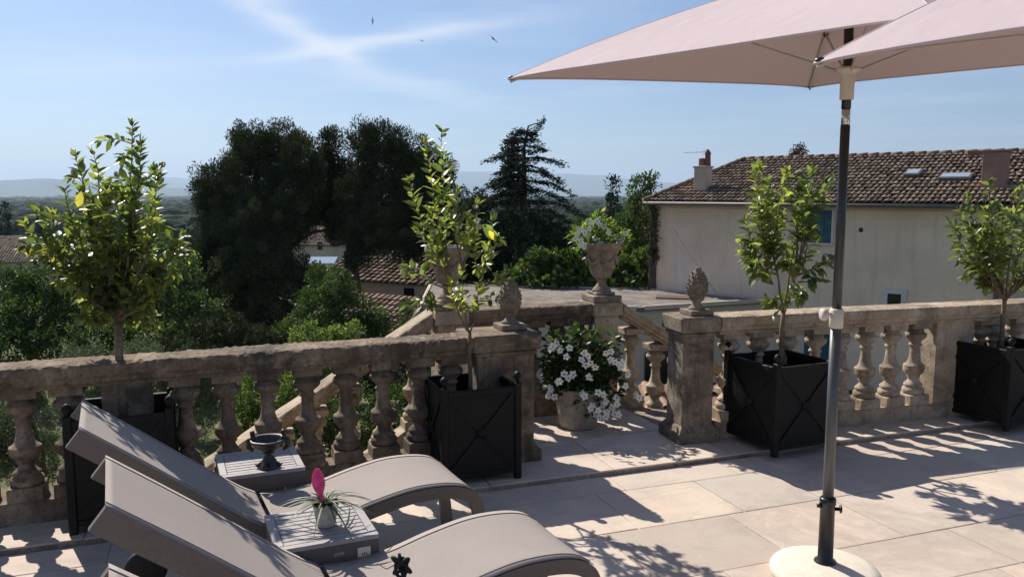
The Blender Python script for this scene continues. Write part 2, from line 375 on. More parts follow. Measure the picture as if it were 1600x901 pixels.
# ------------------------------------------------------------------ balustrades
def baluster_mb(h=.56, w=.165, seed=0.0):
    mb = MB(); q = w / 2
    mb.box(-q, -q, 0, q, q, .075, bev=.005)
    k = (h - .075 - .045)
    prof = [(.076, 0), (.083, .02), (.084, .06), (.080, .085), (.066, .10), (.066, .115), (.071, .125), (.071, .14), (.058, .165), (.045, .19), (.039, .215), (.038, .24), (.047, .25), (.050, .262), (.044, .276),
            (.060, .30), (.074, .335), (.079, .375), (.079, .415), (.081, .428), (.077, .44), (.062, .455), (.050, .49), (.043, .54), (.039, .60), (.037, .67), (.036, .715), (.046, .728), (.050, .742), (.044, .757), (.037, .77),
            (.044, .80), (.060, .83), (.076, .86), (.081, .885), (.081, .91), (.072, .925), (.060, .935), (.056, 1.0)]
    mb.lathe([(r * .94, .075 + t * k) for r, t in prof], 20, wob=.07, sd=seed)
    mb.box(-q * .97, -q * .97, h - .045, q * .97, q * .97, h, bev=.004); return mb
BAL_ME = {}
def balusters(parent, xs, y, z, m, h=.56, key='a', rot=0):
    for i, x in enumerate(xs):
        kk_ = (key, h, i % 4)
        if kk_ not in BAL_ME: o = baluster_mb(h, .165, 7.3 * (i % 4) + len(key + str(h))).build('baluster', m, parent); BAL_ME[kk_] = o.data
        else: o = bpy.data.objects.new('baluster', BAL_ME[kk_]); COL.objects.link(o); o.parent = parent
        o.location = (x, y, z); o.rotation_euler = (0, 0, rot + random.uniform(-.03, .03))
def rail_prof(z0, z1, w=.24, f=0.0):
    h = z1 - z0
    return [(f + .035, z0), (f + .035, z0 + h * .14), (f + .012, z0 + h * .22), (f + .012, z0 + h * .36), (f - .002, z0 + h * .5), (f - .004, z0 + h * .88), (f + .006, z1 - .004), (f + .03, z1),
            (f + .09, z1 + .003), (f + .15, z1 + .003), (f + w - .03, z1), (f + w - .004, z1 - .008), (f + w, z0 + h * .5), (f + w - .012, z0 + h * .36), (f + w - .012, z0 + h * .22), (f + w - .035, z0)]
def pillar(name, label, P, ang, L, W, zt, m, capm=None):
    t = thing(name, label, 'stone pillar', (P[0], P[1], LEDGE), ang); H = zt - LEDGE
    s = MB()
    def blk(b, o, z0, z1, rough=.004):
        pr = [(o, z0), (o, z1), (W - o, z1), (W - o, z0)]
        n = 10; P2 = []
        b.box(o, o, z0, L - o, W - o, z1, bev=.007)
    blk(s, .035, .10, H - .125); s.build('shaft', m, t)
    b = MB(); blk(b, -.004, 0, .075)
    q = .008; b.add([(q, q, .075), (L - q, q, .075), (L - q, W - q, .075), (q, W - q, .075), (.036, .036, .115), (L - .036, .036, .115), (L - .036, W - .036, .115), (.036, W - .036, .115)],
          [(0, 1, 5, 4), (1, 2, 6, 5), (2, 3, 7, 6), (3, 0, 4, 7)]); b.build('base_moulding', m, t)
    c = MB(); c.box(.02, .02, H - .135, L - .02, W - .02, H - .105, bev=.008); c.box(0, 0, H - .103, L, W, H, bev=.010); c.build('cap', capm or m, t)
    return t
# left run
LA = math.atan2(4.973 - 3.903, .186 + 2.504); L0 = Vector((-2.504, 3.903, 0)); ZL = .845
LT = thing('stone_balustrade', 'long weathered brown stone balustrade on the left, behind the loungers', 'balustrade', (L0.x, L0.y, 0), LA)
LEN_L = math.hypot(2.69, 1.07)
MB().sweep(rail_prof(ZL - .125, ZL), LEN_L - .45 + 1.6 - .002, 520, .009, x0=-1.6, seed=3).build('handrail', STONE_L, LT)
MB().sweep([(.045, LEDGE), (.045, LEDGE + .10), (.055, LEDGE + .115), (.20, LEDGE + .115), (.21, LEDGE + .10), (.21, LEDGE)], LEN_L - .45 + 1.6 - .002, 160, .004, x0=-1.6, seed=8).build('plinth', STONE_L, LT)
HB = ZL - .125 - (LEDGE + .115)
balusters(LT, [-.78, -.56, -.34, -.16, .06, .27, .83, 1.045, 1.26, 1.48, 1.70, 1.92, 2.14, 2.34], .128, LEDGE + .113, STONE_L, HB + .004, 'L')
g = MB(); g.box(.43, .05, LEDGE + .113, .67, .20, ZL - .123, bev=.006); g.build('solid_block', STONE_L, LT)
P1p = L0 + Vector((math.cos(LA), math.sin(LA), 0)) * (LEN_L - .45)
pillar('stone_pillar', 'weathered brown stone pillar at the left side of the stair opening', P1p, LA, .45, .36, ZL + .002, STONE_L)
# right run
RA = R(16.2); R0 = Vector((1.119, 5.285, 0)); ZR = .885
RT = thing('stone_balustrade', 'paler stone balustrade on the right, below the house and behind the parasol pole', 'balustrade', (R0.x, R0.y, 0), RA)
MB().sweep(rail_prof(ZR - .125, ZR), 4.6, 200, .004, x0=.302, seed=31).build('handrail', STONE_R, RT)
MB().sweep([(.055, LEDGE), (.055, LEDGE + .10), (.062, LEDGE + .115), (.20, LEDGE + .115), (.21, LEDGE + .10), (.21, LEDGE)], 4.6, 160, .003, x0=.302, seed=18).build('plinth', STONE_R, RT)
HB = ZR - .125 - (LEDGE + .115)
balusters(RT, [.43, .66, .90, 1.13, 1.35, 1.565, 1.785, 2.0, 2.60, 2.72, 2.94, 3.16, 3.38, 3.60, 3.82, 4.04], .13, LEDGE + .113, STONE_R, HB + .004, 'R')
g = MB(); g.box(2.125, .055, LEDGE + .113, 2.47, .205, ZR - .123, bev=.006); g.build('solid_block', STONE_R, RT)
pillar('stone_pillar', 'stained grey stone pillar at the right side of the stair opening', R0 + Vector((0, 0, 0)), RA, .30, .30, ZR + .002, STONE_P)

# pine-cone finials
def finial(label, P, h=.30, rz=0):
    t = thing('stone_finial', label, 'finial', P, rz, 'pine cone finials on the pillars')
    b = MB(); b.box(-.085, -.085, 0, .085, .085, .035, bev=.005)
    b.build('base_block', STONE_F, t)
    s = MB(); s.lathe([(.055, .033), (.058, .045), (.040, .055), (.028, .075), (.030, .088), (.046, .096), (.048, .106), (.040, .112)], 20); s.build('stem', STONE_F, t)
    c = MB(); zc0, zc1 = .10, h; n = zc1 - zc0
    prof = []
    for i in range(17):
        q = i / 16; r = .068 * (math.sin(math.pi * min(1, (q * .93 + .07)) ** .80)) ** .75 if q < 1 else .001
        prof.append((max(.003, r), zc0 + n * q))
    c.lathe(prof, 24)
    rows = 9
    for k in range(rows):   # overlapping scales
        q = .07 + .84 * k / (rows - 1); zq = zc0 + n * q; i = min(15, int(q * 16)); rr = prof[i][0] + (prof[i + 1][0] - prof[i][0]) * (q * 16 - i)
        m = max(5, int(13 * rr / .068))
        for j in range(m):
            a = 2 * math.pi * (j + .5 * (k % 2)) / m; T = Matrix.Rotation(a, 4, 'Z') @ Matrix.Translation((rr, 0, zq))
            wq = math.pi * rr / m * .92; hq = .016
            c.add([(-.004, -wq, 0), (-.004, wq, 0), (.004, 0, hq), (.011, 0, -.002), (-.002, 0, -hq)], [(0, 3, 2), (3, 1, 2), (0, 4, 3), (3, 4, 1)], False, T)
    c.build('cone', STONE_F, t); return t
fp = PX(797, 512, 5.12); fp.z = ZL + .003; finial('pine cone finial on the left pillar of the stair opening, beside the thin lemon tree', fp, .33, LA)
fp = PX(1088, 494, 5.47); fp.z = ZR + .003; finial('pine cone finial on the right pillar of the stair opening, against the house wall', fp, .325, RA)

# landing: rear balustrade and the two descending flights
RB = thing('stone_balustrade', 'stone balustrade closing the back of the stair landing, under the two urns', 'balustrade', (0, 0, 0), R(20.2))
ZB = .875
MB().sweep(rail_prof(ZB - .12, ZB, .22, 5.5), 1.0, 60, .005, x0=1.68, seed=60).build('handrail', STONE_L, RB)
MB().sweep([(5.54, LEDGE - .3), (5.54, LEDGE + .13), (5.69, LEDGE + .13), (5.69, LEDGE - .3)], 1.0, 20, .003, x0=1.68).build('plinth', STONE_L, RB)
balusters(RB, [1.80, 2.01, 2.22, 2.43, 2.60], 5.61, LEDGE + .128, STONE_L, ZB - .12 - LEDGE - .126, 'B')
for k, (u, lab) in enumerate(((1.57, 'stone pier under the left urn'), (2.80, 'stone pier under the flowering urn'))):
    g = MB(); g.box(u - .10, 5.51, LEDGE - .3, u + .10, 5.72, ZB - .10, bev=.006); g.build('pier', STONE_R, RB)
    g = MB(); g.box(u - .125, 5.482, ZB - .098, u + .125, 5.745, ZB + .004, bev=.007); g.build('pier_cap', STONE_R, RB)
def flight(sgn, u0, label, nst):
    t = thing('stone_staircase', label, 'stone stairs', (0, 0, 0), R(20.2)); sl = .61
    g = MB()
    for i in range(nst):
        a, b_ = (u0 + sgn * .27 * i, u0 + sgn * .27 * (i + 1)); z = LEDGE - .165 * (i + 1)
        g.box(min(a, b_), 4.965, -5.2, max(a, b_), 5.53, z)
    g.build('steps', STONE_R, t)
    Ln = 1.9 if sgn < 0 else 1.9
    s = MB(); pr = [(5.535, -.32), (5.535, .12), (5.69, .12), (5.69, -.32)]
    if sgn < 0:
        s.sweep([(y, z + LEDGE - sl * Ln) for y, z in pr], Ln, 60, .004, x0=u0 - Ln - .02, slope=sl); s.build('stringer', STONE_R, t)
        MB().sweep([(y, z - sl * Ln) for y, z in rail_prof(ZB - .125, ZB - .005, .22, 5.5)], Ln, 90, .005, x0=u0 - Ln - .02, slope=sl).build('handrail', STONE_R, t)
        w_ = MB(); w_.add([(u0 - .02, 5.54, -5.2), (u0 - Ln, 5.54, -5.2), (u0 - Ln, 5.54, -.2 - sl * Ln), (u0 - .02, 5.54, -.25), (u0 - .02, 5.685, -5.2), (u0 - Ln, 5.685, -5.2), (u0 - Ln, 5.685, -.2 - sl * Ln), (u0 - .02, 5.685, -.25)],
             [(0, 1, 2, 3), (7, 6, 5, 4), (0, 4, 5, 1), (1, 5, 6, 2), (2, 6, 7, 3), (3, 7, 4, 0)]); w_.build('side_wall', STONE_R, t)
    else:
        s.sweep([(y, z + LEDGE) for y, z in pr], Ln, 60, .004, x0=u0 + .02, slope=-sl); s.build('stringer', STONE_R, t)
        MB().sweep(rail_prof(ZB - .125, ZB - .005, .22, 5.5), Ln, 90, .005, x0=u0 + .02, slope=-sl).build('handrail', STONE_R, t)
    for i in range(7):
        d = .14 + .23 * i; u = u0 + sgn * d; z0 = LEDGE + .12 - sl * d; 
        key = ('S', .60)
        if key not in BAL_ME:
            o = baluster_mb(.64).build('baluster', STONE_R, t); BAL_ME[key] = o.data
        else:
            o = bpy.data.objects.new('baluster', BAL_ME[key]); COL.objects.link(o); o.parent = t
        o.location = (u, 5.61, z0 - .05)
    return t
flight(-1, 1.45, 'stone stair flight with sloping balustrade going down left behind the long balustrade', 8)
flight(1, 2.92, 'stone stair flight with a sloping balustrade going down right beyond the stair opening', 8)

# ------------------------------------------------------------------ stone urns
def urn(label, u, v, z):
    P = UV(u, v, z); t = thing('stone_urn', label, 'urn', P, R(20.2), 'stone urns at the corners of the landing'); t.scale = (.94, .94, .92)
    b = MB(); b.box(-.125, -.125, 0, .125, .125, .055, bev=.006); b.box(-.085, -.085, .057, .085, .085, .08, bev=.006); b.build('base_block', STONE_U, t)
    s = MB(); s.lathe([(.082, .08), (.072, .10), (.050, .125), (.034, .15), (.034, .165), (.046, .172), (.046, .182), (.036, .188)], 24); s.build('foot', STONE_U, t)
    g = MB(); g.lathe([(.036, .186), (.070, .20), (.085, .225), (.098, .27), (.110, .325), (.120, .375), (.126, .40), (.140, .412), (.142, .425), (.150, .432), (.170, .438), (.172, .455), (.170, .482), (.160, .49), (.150, .49), (.140, .46), (.11, .40), (.0005, .38)], 32, wob=.03)
    for k in range(6):   # swags and rosettes carved round the body
        a0 = 2 * math.pi * k / 6; pts = []
        for i in range(9):
            a = a0 + (i / 8) * math.pi / 3; zz = .385 - .065 * math.sin(math.pi * i / 8); r = .112 + (zz - .32) * .16 + .010
            pts.append((r * math.cos(a), r * math.sin(a), zz))
        g.tube(pts, [.006, .009, .012, .014, .015, .014, .012, .009, .006], 6)
        g.ball((.124 * math.cos(a0), .124 * math.sin(a0), .385), .015, 8)
    g.build('bowl', STONE_U, t); return t, P
urn('carved stone urn without flowers, at the left corner behind the thin lemon tree', 1.57, 5.61, ZB + .006)
u2, U2P = urn('carved stone urn full of white flowers at the right corner of the landing', 2.80, 5.61, ZB + .006)

# flowers: five-petalled white trumpets
def flower_mesh(name, pts, dirs, r, rnd):
    pos = []; ax = []; nr = []; ln = []; wd = []; rn = []
    for p, d, q in zip(pts, dirs, rnd):
        d = Vector(d).normalized(); a = d.orthogonal().normalized(); b = d.cross(a); ph = random.uniform(0, 6.28)
        for k in range(5):
            t = ph + 2 * math.pi * k / 5; o = a * math.cos(t) + b * math.sin(t)
            pos.append(Vector(p) + o * .004); ax.append(o + d * random.uniform(.1, .9)); nr.append(d); ln.append(r * random.uniform(.9, 1.1)); wd.append(r * random.uniform(.75, 1.0)); rn.append(q)
    return leaf_mesh(name, np.array(pos), np.array(ax), np.array(nr), np.array(ln), np.array(wd), np.array(rn), True)
LEAF_SHRUB = leafmat('mandevilla_leaf', [(.014, .034, .012), (.024, .052, .016), (.04, .08, .02), (.075, .12, .03)], .35, .4, .5, tw=1.8)
LEAF_URN = leafmat('urn_plant_leaf', [(.05, .10, .02), (.08, .14, .025), (.13, .20, .04), (.26, .27, .05)], .45, .4, .4, tw=2.0)
def flowering(name, label, P, blobs, nleaf, fl, lr=.05, fr=.035, lm=None, sc=.06):
    t = thing(name, label, 'plant', P)
    pos = []; ax = []
    for _ in range(nleaf):
        b = random.choices(blobs, [q[3] * q[4] * q[5] for q in blobs])[0]
        d = Vector((random.gauss(0, 1), random.gauss(0, 1), random.gauss(0, 1))).normalized(); k = random.uniform(.35, 1) ** .5
        pos.append((b[0] + d.x * b[3] * k, b[1] + d.y * b[4] * k, b[2] + d.z * b[5] * k)); ax.append((d.x, d.y, d.z * .7 + random.uniform(-.3, .6)))
    pos = np.array(pos); ax = np.array(ax) + rdir(nleaf) * .5; nn = np.array([0, 0, 1]) + rdir(nleaf) * .7
    ln = lr * rng.uniform(.7, 1.3, nleaf)
    link('foliage', leaf_mesh('foliage', pos, ax, nn, ln, ln * .5, rng.uniform(0, 1, nleaf), True), lm or LEAF_SHRUB, t)
    st = MB()
    for b in blobs:
        for k in range(5):
            q = Vector((b[0] + random.uniform(-.7, .7) * b[3], b[1] + random.uniform(-.7, .7) * b[4], b[2] + random.uniform(-.2, .8) * b[5]))
            st.tube([(0, 0, -.02), (q.x * .4, q.y * .4, q.z * .55), q], [.006, .004, .002], 5)
    st.build('stems', BARK_C, t)
    link('blossoms', flower_mesh('blossoms', [f[:3] for f in fl], [f[3:] for f in fl], fr, [random.random() for _ in fl]), PETAL, t); return t
# urn bouquet: offsets in metres from the soil, x to the right, y away
k_ = 6.2 / 1270
def off(px, py, cx, cy, kk, y=-.05): return ((px - cx) * kk, y, (cy - py) * kk)
fl = []
for (x, y) in ((897, 352), (903, 362), (908, 350), (902, 370), (914, 356), (899, 345), (914, 333), (918, 336), (928, 332), (932, 338), (930, 370), (934, 367), (968, 354), (973, 352), (965, 364), (908, 372), (921, 372), (945, 350), (925, 360), (955, 362), (916, 345), (940, 342), (903, 345), (895, 360)):
    o = off(x, y, 938, 384, k_, random.uniform(-.16, -.04)); fl.append((*o, o[0] * 2 + random.uniform(-.4, .4), -1, .3 + random.uniform(-.3, .5)))
flowering('flowering_plant', 'white flowering plant growing in the stone urn at the right corner of the landing', U2P + Vector((0, 0, .365)),
          [(-.13, -.02, .13, .13, .10, .10), (-.02, 0, .17, .12, .12, .13), (.13, 0, .11, .10, .10, .09), (-.03, 0, .26, .04, .05, .09)], 520, fl, .045, .024, LEAF_URN)
# terracotta tub with the big shrub on the landing
TUB = stone('tub_stone', (.30, .25, .20), (.38, .33, .27), (.45, .40, .33), darkamt=.35)
tp = PX(893, 645, 6.0); tp.z = LEDGE
tp = UV(2.43, 5.22, LEDGE)
t = thing('garden_pot', 'pale stone garden pot standing on the landing, holding the white flowering shrub', 'pot', tp)
g = MB(); g.lathe([(.125, 0), (.135, .01), (.150, .10), (.165, .20), (.172, .26), (.180, .27), (.182, .295), (.170, .30), (.158, .29), (.155, .25), (.0005, .24)], 28, wob=.02); g.build('vessel', TUB, t)
kk = 5.9 / 1270; fl = []
CX, CY = 893, 583
for (x, y) in ((876, 505), (882, 540), (905, 548), (915, 532), (960, 545), (958, 560), (870, 520), (846, 508), (852, 502), (857, 497), (861, 507), (868, 544), (873, 549), (862, 553), (848, 566), (843, 573), (846, 561), (894, 520), (899, 530), (905, 524), (901, 517), (896, 512), (931, 512), (935, 520), (942, 526), (950, 531), (953, 527), (936, 509), (919, 567), (924, 572), (895, 575), (898, 573), (945, 579), (943, 584), (972, 576), (976, 578),
               (912, 590), (918, 596), (924, 600), (915, 603), (931, 606), (924, 592), (932, 597), (941, 602), (946, 600), (928, 586), (908, 594), (920, 608), (938, 594), (852, 580), (858, 558)):
    o = off(x + random.uniform(-2, 2), y + random.uniform(-2, 2), CX, CY, kk, random.uniform(-.30, -.2)); fl.append((*o, o[0] * 1.5 + random.uniform(-.4, .4), -1, random.uniform(-.2, .6)))
flowering('flowering_shrub', 'dark leaved shrub covered in white flowers in the stone pot on the landing', tp + Vector((0, 0, .25)),
          [(0, 0, .12, .22, .20, .20), (-.13, 0, .20, .13, .15, .17), (.12, 0, .22, .17, .16, .15), (0, 0, .33, .16, .14, .10), (.22, -.03, .04, .10, .1, .12), (.10, -.15, -.03, .12, .07, .10), (-.2, -.05, .08, .08, .1, .1), (-.17, 0, .34, .08, .1, .10), (.02, 0, .40, .10, .1, .07), (.20, 0, .36, .08, .1, .08)], 2000, fl, .055, .027)

# ------------------------------------------------------------------ black planter boxes
def planter(label, P, ang, w=.48, h=.56, z0=LEDGE):
    """P: the corner nearest the camera's left; local x along the front, y away"""
    t = thing('planter_box', label, 'planter', (P[0], P[1], z0), ang, 'black square planter boxes')
    for (x, y) in ((0, 0), (1, 0), (0, 1), (1, 1)):
        px, py = x * (w - .04), y * (w - .04); g = MB(); g.box(px, py, 0, px + .04, py + .04, h + .03, bev=.004)
        T = Matrix.Translation((px + .02, py + .02, h + .03)); g.lathe([(.012, 0), (.012, .012), (.020, .022), (.024, .036), (.020, .05), (.010, .060), (.0005, .064)], 12, T); g.build('corner_post', BLACK, t)
    def face(T):
        g = MB(); L = w - .082
        g.box(.041, .012, .05, w - .041, .022, h, T=T)
        g.box(.041, .004, h - .03, w - .041, .034, h + .004, T=T, bev=.003); g.box(.041, .004, .04, w - .041, .03, .07, T=T, bev=.003)
        f = g.build('side_panel', BLACK, t)
        b = MB(); cx, cz = w / 2, (h + .05) / 2; dx, dz = L / 2, (h - .10) / 2; an = math.atan2(dz, dx); ln = math.hypot(dx, dz)
        for sg in (1, -1):
            T2 = T @ Matrix.Translation((cx, .007 - .0025 * (sg > 0), cz)) @ Matrix.Rotation(-sg * an, 4, 'Y'); b.box(-ln + .006, -.003, -.011, ln - .006, .005, .011, T=T2)
        T3 = T @ Matrix.Translation((cx, .004, cz)) @ Matrix.Rotation(R(90), 4, 'X'); b.lathe([(.034, -.004), (.034, .004), (.022, .008), (.018, .013), (.0005, .015)], 16, T3)
        b.build('cross_straps', BLACK, f)
    C = Matrix.Translation((w / 2, w / 2, 0))
    for k in range(4): face(C @ Matrix.Rotation(k * math.pi / 2, 4, 'Z') @ Matrix.Translation((-w / 2, -w / 2, 0)))
    s = MB(); n = 10
    V = []; F = []
    for i in range(n + 1):
        for j in range(n + 1): V.append((.03 + (w - .06) * i / n, .03 + (w - .06) * j / n, h - .10 + .02 * noise.noise(Vector((i * .7, j * .7, P[0])))))
    for i in range(n):
        for j in range(n): a = i * (n + 1) + j; F.append((a, a + n + 1, a + n + 2, a + 1))
    s.add(V, F, True); s.build('soil', SOIL, t)
    cc = Matrix.Translation((P[0], P[1], z0)) @ Matrix.Rotation(ang, 4, 'Z') @ Vector((w / 2, w / 2, h - .10)); return t, cc
_, C0 = planter('leftmost black planter box, by the head of the loungers, holding the bushiest lemon tree', (-2.175, 3.825), R(21.7), .50, .565)
_, C1 = planter('black planter box in front of the left pillar, holding the thin sparse lemon tree', (-.395, 4.47), R(21), .485, .55)
_, C2 = planter('black planter box turned cornerwise beside the parasol pole, right of the stair opening', (1.665, 5.01), R(24), .52, .575)
_, C3 = planter('rightmost black planter box, at the right edge against the balustrade', (3.49, 5.585), R(24), .56, .575)

# ------------------------------------------------------------------ citrus trees
def citrus(label, C, fork, tips, nl, lr, Y, seed, leaf_var=(0, .8), trunk_r=.018, bare=.15, dsp=.22, stems=None, fruit=(), side=3, droop=0.0, tl=.22):
    rr = random.Random(seed); t = thing('lemon_tree', label, 'lemon tree', C)
    def loc(px, py, dy=0.0):
        q = PX(px, py, C.y + dy); return q - C
    mb = MB(); F = loc(*fork); base = Vector((0, 0, -.03))
    mb.tube([base, base.lerp(F, .35) + Vector((.006, 0, 0)), base.lerp(F, .7) - Vector((.004, 0, 0)), F], [trunk_r * 1.15, trunk_r, trunk_r * .93, trunk_r * .85], 10)
    pos = []; ax = []; nn = []; ln = []; rn = []
    tone = 0
    def leafat(p, d, s):
        pos.append(tuple(p)); ax.append(tuple(d)); nn.append((rr.gauss(0, .45), rr.gauss(0, .45) - .25, 1)); ln.append(s); rn.append(min(1, max(0, rr.uniform(*leaf_var) * .6 + tone * .4)))
    segs = []
    for tp in tips:
        dy = rr.uniform(-dsp, dsp); T = loc(tp[0], tp[1], dy); src = F if len(tp) < 4 else loc(tp[2], tp[3])
        m = src.lerp(T, .5); m += Vector((m.x - src.x, m.y - src.y, 0)) * .35 + Vector((rr.uniform(-.03, .03), rr.uniform(-.03, .03), 0))
        pts = []
        for i in range(13):
            q = i / 12; pts.append(src * (1 - q) ** 2 + m * 2 * q * (1 - q) + T * q * q + Vector((rr.gauss(0, .004), rr.gauss(0, .004), 0)))
        r0 = trunk_r * .5; mb.tube(pts, [max(.0016, r0 * (1 - .85 * i / 12)) for i in range(13)], 6); segs.append((pts, 1.0))
        L = (T - src).length
        for k in range(side):
            i = rr.randint(4, 11); a = Vector((rr.gauss(0, 1), rr.gauss(0, 1), rr.gauss(.5, .6))).normalized(); l2 = rr.uniform(.5, 1.2) * tl * min(1, L * 1.6)
            p0 = pts[i]; p2 = p0 + a * l2; p1 = p0.lerp(p2, .5) + Vector((0, 0, .02)); sp = [p0, p0.lerp(p1, .6), p1, p1.lerp(p2, .5), p2]
            mb.tube(sp, [.003, .0026, .0022, .0018, .0014], 5); segs.append((sp, .6))
    tot = sum((s[0][-1] - s[0][0]).length for s in segs)
    for pts, wgt in segs:
        L = (pts[-1] - pts[0]).length; n = max(3, int(nl * L / tot)); tone = rr.random() ** 1.5; ph = rr.uniform(0, 6)
        for k in range(n):
            q = bare + (1 - bare) * (k + rr.random()) / n if wgt == 1.0 else .12 + .88 * (k + rr.random()) / n
            x = min(.999, q) * (len(pts) - 1); i = int(x); p = pts[i].lerp(pts[i + 1], x - i); d = (pts[i + 1] - pts[i]).normalized()
            ph += 2.4; o = d.orthogonal().normalized(); o = Matrix.Rotation(ph, 3, d) @ o
            a = (o * rr.uniform(.6, 1.1) + d * rr.uniform(.5, 1.0) + Vector((0, 0, -droop)))
            leafat(p, a, lr * rr.uniform(.55, 1.25) * (1 - .25 * max(0, q - .8) * 5))
        for k in range(4):
            d = (pts[-1] - pts[-2]).normalized(); leafat(pts[-1], d + Vector((rr.gauss(0, .5), rr.gauss(0, .5), rr.gauss(0, .3))), lr * rr.uniform(.5, .9))
    mb.build('trunk', BARK_C, t)
    A = lambda x: np.array(x)
    link('foliage', leaf_mesh('foliage', A(pos), A(ax), A(nn), A(ln), A(ln) * .46, A(rn), True), LEAF_CITRUS, t)
    if fruit:
        g = flower_mesh('blossoms', [tuple(loc(x, y, -.05)) for x, y in fruit], [(rr.uniform(-1, 1), -1, .3) for _ in fruit], .022, [1] * len(fruit)); link('blossoms', g, PETAL, t)
    return t
citrus('bushiest lemon tree, dense with small yellow green leaves, in the leftmost planter', C0, (184, 500),
       [(206, 198), (222, 225), (250, 262), (245, 320), (150, 242), (120, 245), (165, 290), (60, 330), (100, 300), (75, 372), (40, 352), (130, 310), (160, 320), (284, 372), (258, 400), (278, 420), (235, 465), (255, 438), (190, 330), (215, 300), (105, 430), (135, 460), (150, 420), (210, 400), (110, 360), (180, 400), (240, 395), (130, 500), (235, 500), (175, 480)],
       2150, .073, 4.1, 1, (0, .95), .022, .08, .24, side=5, tl=.12)
citrus('thin sparse lemon tree with yellow leaves and bare twigs, in front of the left pillar', C1, (734, 520),
       [(703, 440), (722, 420), (750, 430), (690, 207, 703, 442), (664, 225, 703, 442), (640, 282, 703, 442), (700, 262, 722, 422), (712, 300, 722, 422), (745, 322, 722, 422), (655, 365, 703, 442), (690, 372, 703, 442), (640, 418, 706, 455), (636, 478, 712, 480), (776, 372, 750, 432), (783, 432, 745, 450), (772, 470, 742, 470), (660, 468, 712, 475), (742, 372, 750, 432), (728, 340, 722, 422), (762, 395, 750, 432), (676, 330, 703, 442), (770, 345, 750, 432)],
       400, .076, 4.9, 4, (.2, .95), .013, .30, .16, side=1, tl=.10, fruit=[(665, 352), (745, 345), (748, 355), (677, 365), (720, 352)])
citrus('lemon tree with two bare stems and drooping leaves, just left of the parasol pole', C2, (1224, 488),
       [(1180, 272, 1200, 440), (1200, 285, 1200, 430), (1228, 270, 1200, 420), (1165, 345, 1200, 440), (1158, 380, 1200, 430), (1190, 330, 1200, 430), (1215, 340, 1205, 420), (1175, 420, 1205, 440), (1268, 268, 1245, 430), (1290, 285, 1245, 420), (1245, 300, 1245, 430), (1298, 405, 1245, 430), (1262, 360, 1245, 430), (1282, 440, 1245, 440), (1250, 455, 1240, 460), (1225, 390, 1240, 440), (1200, 470), (1240, 452), (1195, 290), (1255, 285)],
       800, .090, 5.4, 21, (.15, .85), .017, .3, .2, side=2, droop=.35, tl=.14)
citrus('lemon tree with a full crown at the right edge, in the rightmost planter', C3, (1570, 468),
       [(1545, 288), (1590, 300), (1512, 310), (1482, 345), (1492, 385), (1520, 360), (1540, 330), (1560, 380), (1530, 425), (1600, 340), (1640, 330), (1650, 390), (1620, 420), (1570, 330), (1500, 330), (1545, 400), (1590, 420), (1660, 350), (1515, 400)],
       900, .084, 6.0, 33, (.1, .75), .017, .3, .25, side=3, droop=.25, tl=.16)

# ------------------------------------------------------------------ sun loungers
def weave():
    m, nt, b = mat('grey_sling_fabric'); p = objco(nt)
    w1 = N(nt, 'ShaderNodeTexWave', i_Scale=160.0); w1.bands_direction = 'X'; w2 = N(nt, 'ShaderNodeTexWave', i_Scale=160.0); w2.bands_direction = 'Y'
    nt.links.new(p, w1.inputs[0]); nt.links.new(p, w2.inputs[0]); h = M(nt, 'ADD', w1.outputs[1], w2.outputs[1])
    n = noi(nt, p, 5, 5); c = mix(nt, n, (.30, .262, .24), (.37, .325, .30)); c = mix(nt, M(nt, 'MULTIPLY', h, .12), c, (.16, .14, .13))
    f = noi(nt, p, 150, 2); c = mix(nt, ramp(nt, f, [(.55, g3(0)), (.7, g3(.3))]), c, (.17, .15, .135))
    nt.links.new(c, b.inputs['Base Color']); b.inputs['Roughness'].default_value = .8; b.inputs['Specular IOR Level'].default_value = .25
    bump(nt, b, h, .25, .001); return m
SLING = weave()
RAILM = plain('taupe_plastic_frame', (.135, .115, .10), .5, .08, 60, .35, bm=.08)
RUBBER = plain('dark_rubber', (.018, .018, .018), .7, .2, 30, .3)
STEEL = plain('steel', (.6, .6, .6), .25, .05, 30, .5, 1.0)
HEMM = plain('hem_stitching', (.24, .21, .19), .8, .2, 80, .2)
def smooth_path(pts, n=6):
    P = [Vector((a, 0, b)) for a, b in pts]; out = []
    for i in range(len(P) - 1):
        p0 = P[max(0, i - 1)]; p1 = P[i]; p2 = P[i + 1]; p3 = P[min(len(P) - 1, i + 2)]
        for k in range(n):
            t = k / n; out.append(.5 * ((2 * p1) + (-p0 + p2) * t + (2 * p0 - 5 * p1 + 4 * p2 - p3) * t * t + (-p0 + 3 * p1 - 3 * p2 + p3) * t ** 3))
    out.append(P[-1]); return out
def ribbon(mb, path, y0, y1, d0, d1, fn=None):
    """a band along a path in the x-z plane; d0/d1 are depths below it, y0/y1 its sides"""
    n = len(path); V = []; F = []
    for i, p in enumerate(path):
        t = (path[min(i + 1, n - 1)] - path[max(i - 1, 0)]).normalized(); nr = Vector((t.z, 0, -t.x))
        if nr.z > 0: nr = -nr
        if fn: nr = fn(i, nr)
        for y, d in ((y0, d0), (y1, d0), (y1, d1), (y0, d1)): q = p + nr * d; V.append((q.x, y, q.z))
    for i in range(n - 1):
        for k in range(4): j = (k + 1) % 4; F.append((i * 4 + k, i * 4 + j, i * 4 + 4 + j, i * 4 + 4 + k))
    F += [(0, 1, 2, 3), tuple(4 * (n - 1) + k for k in (3, 2, 1, 0))]
    return mb.add(V, F)
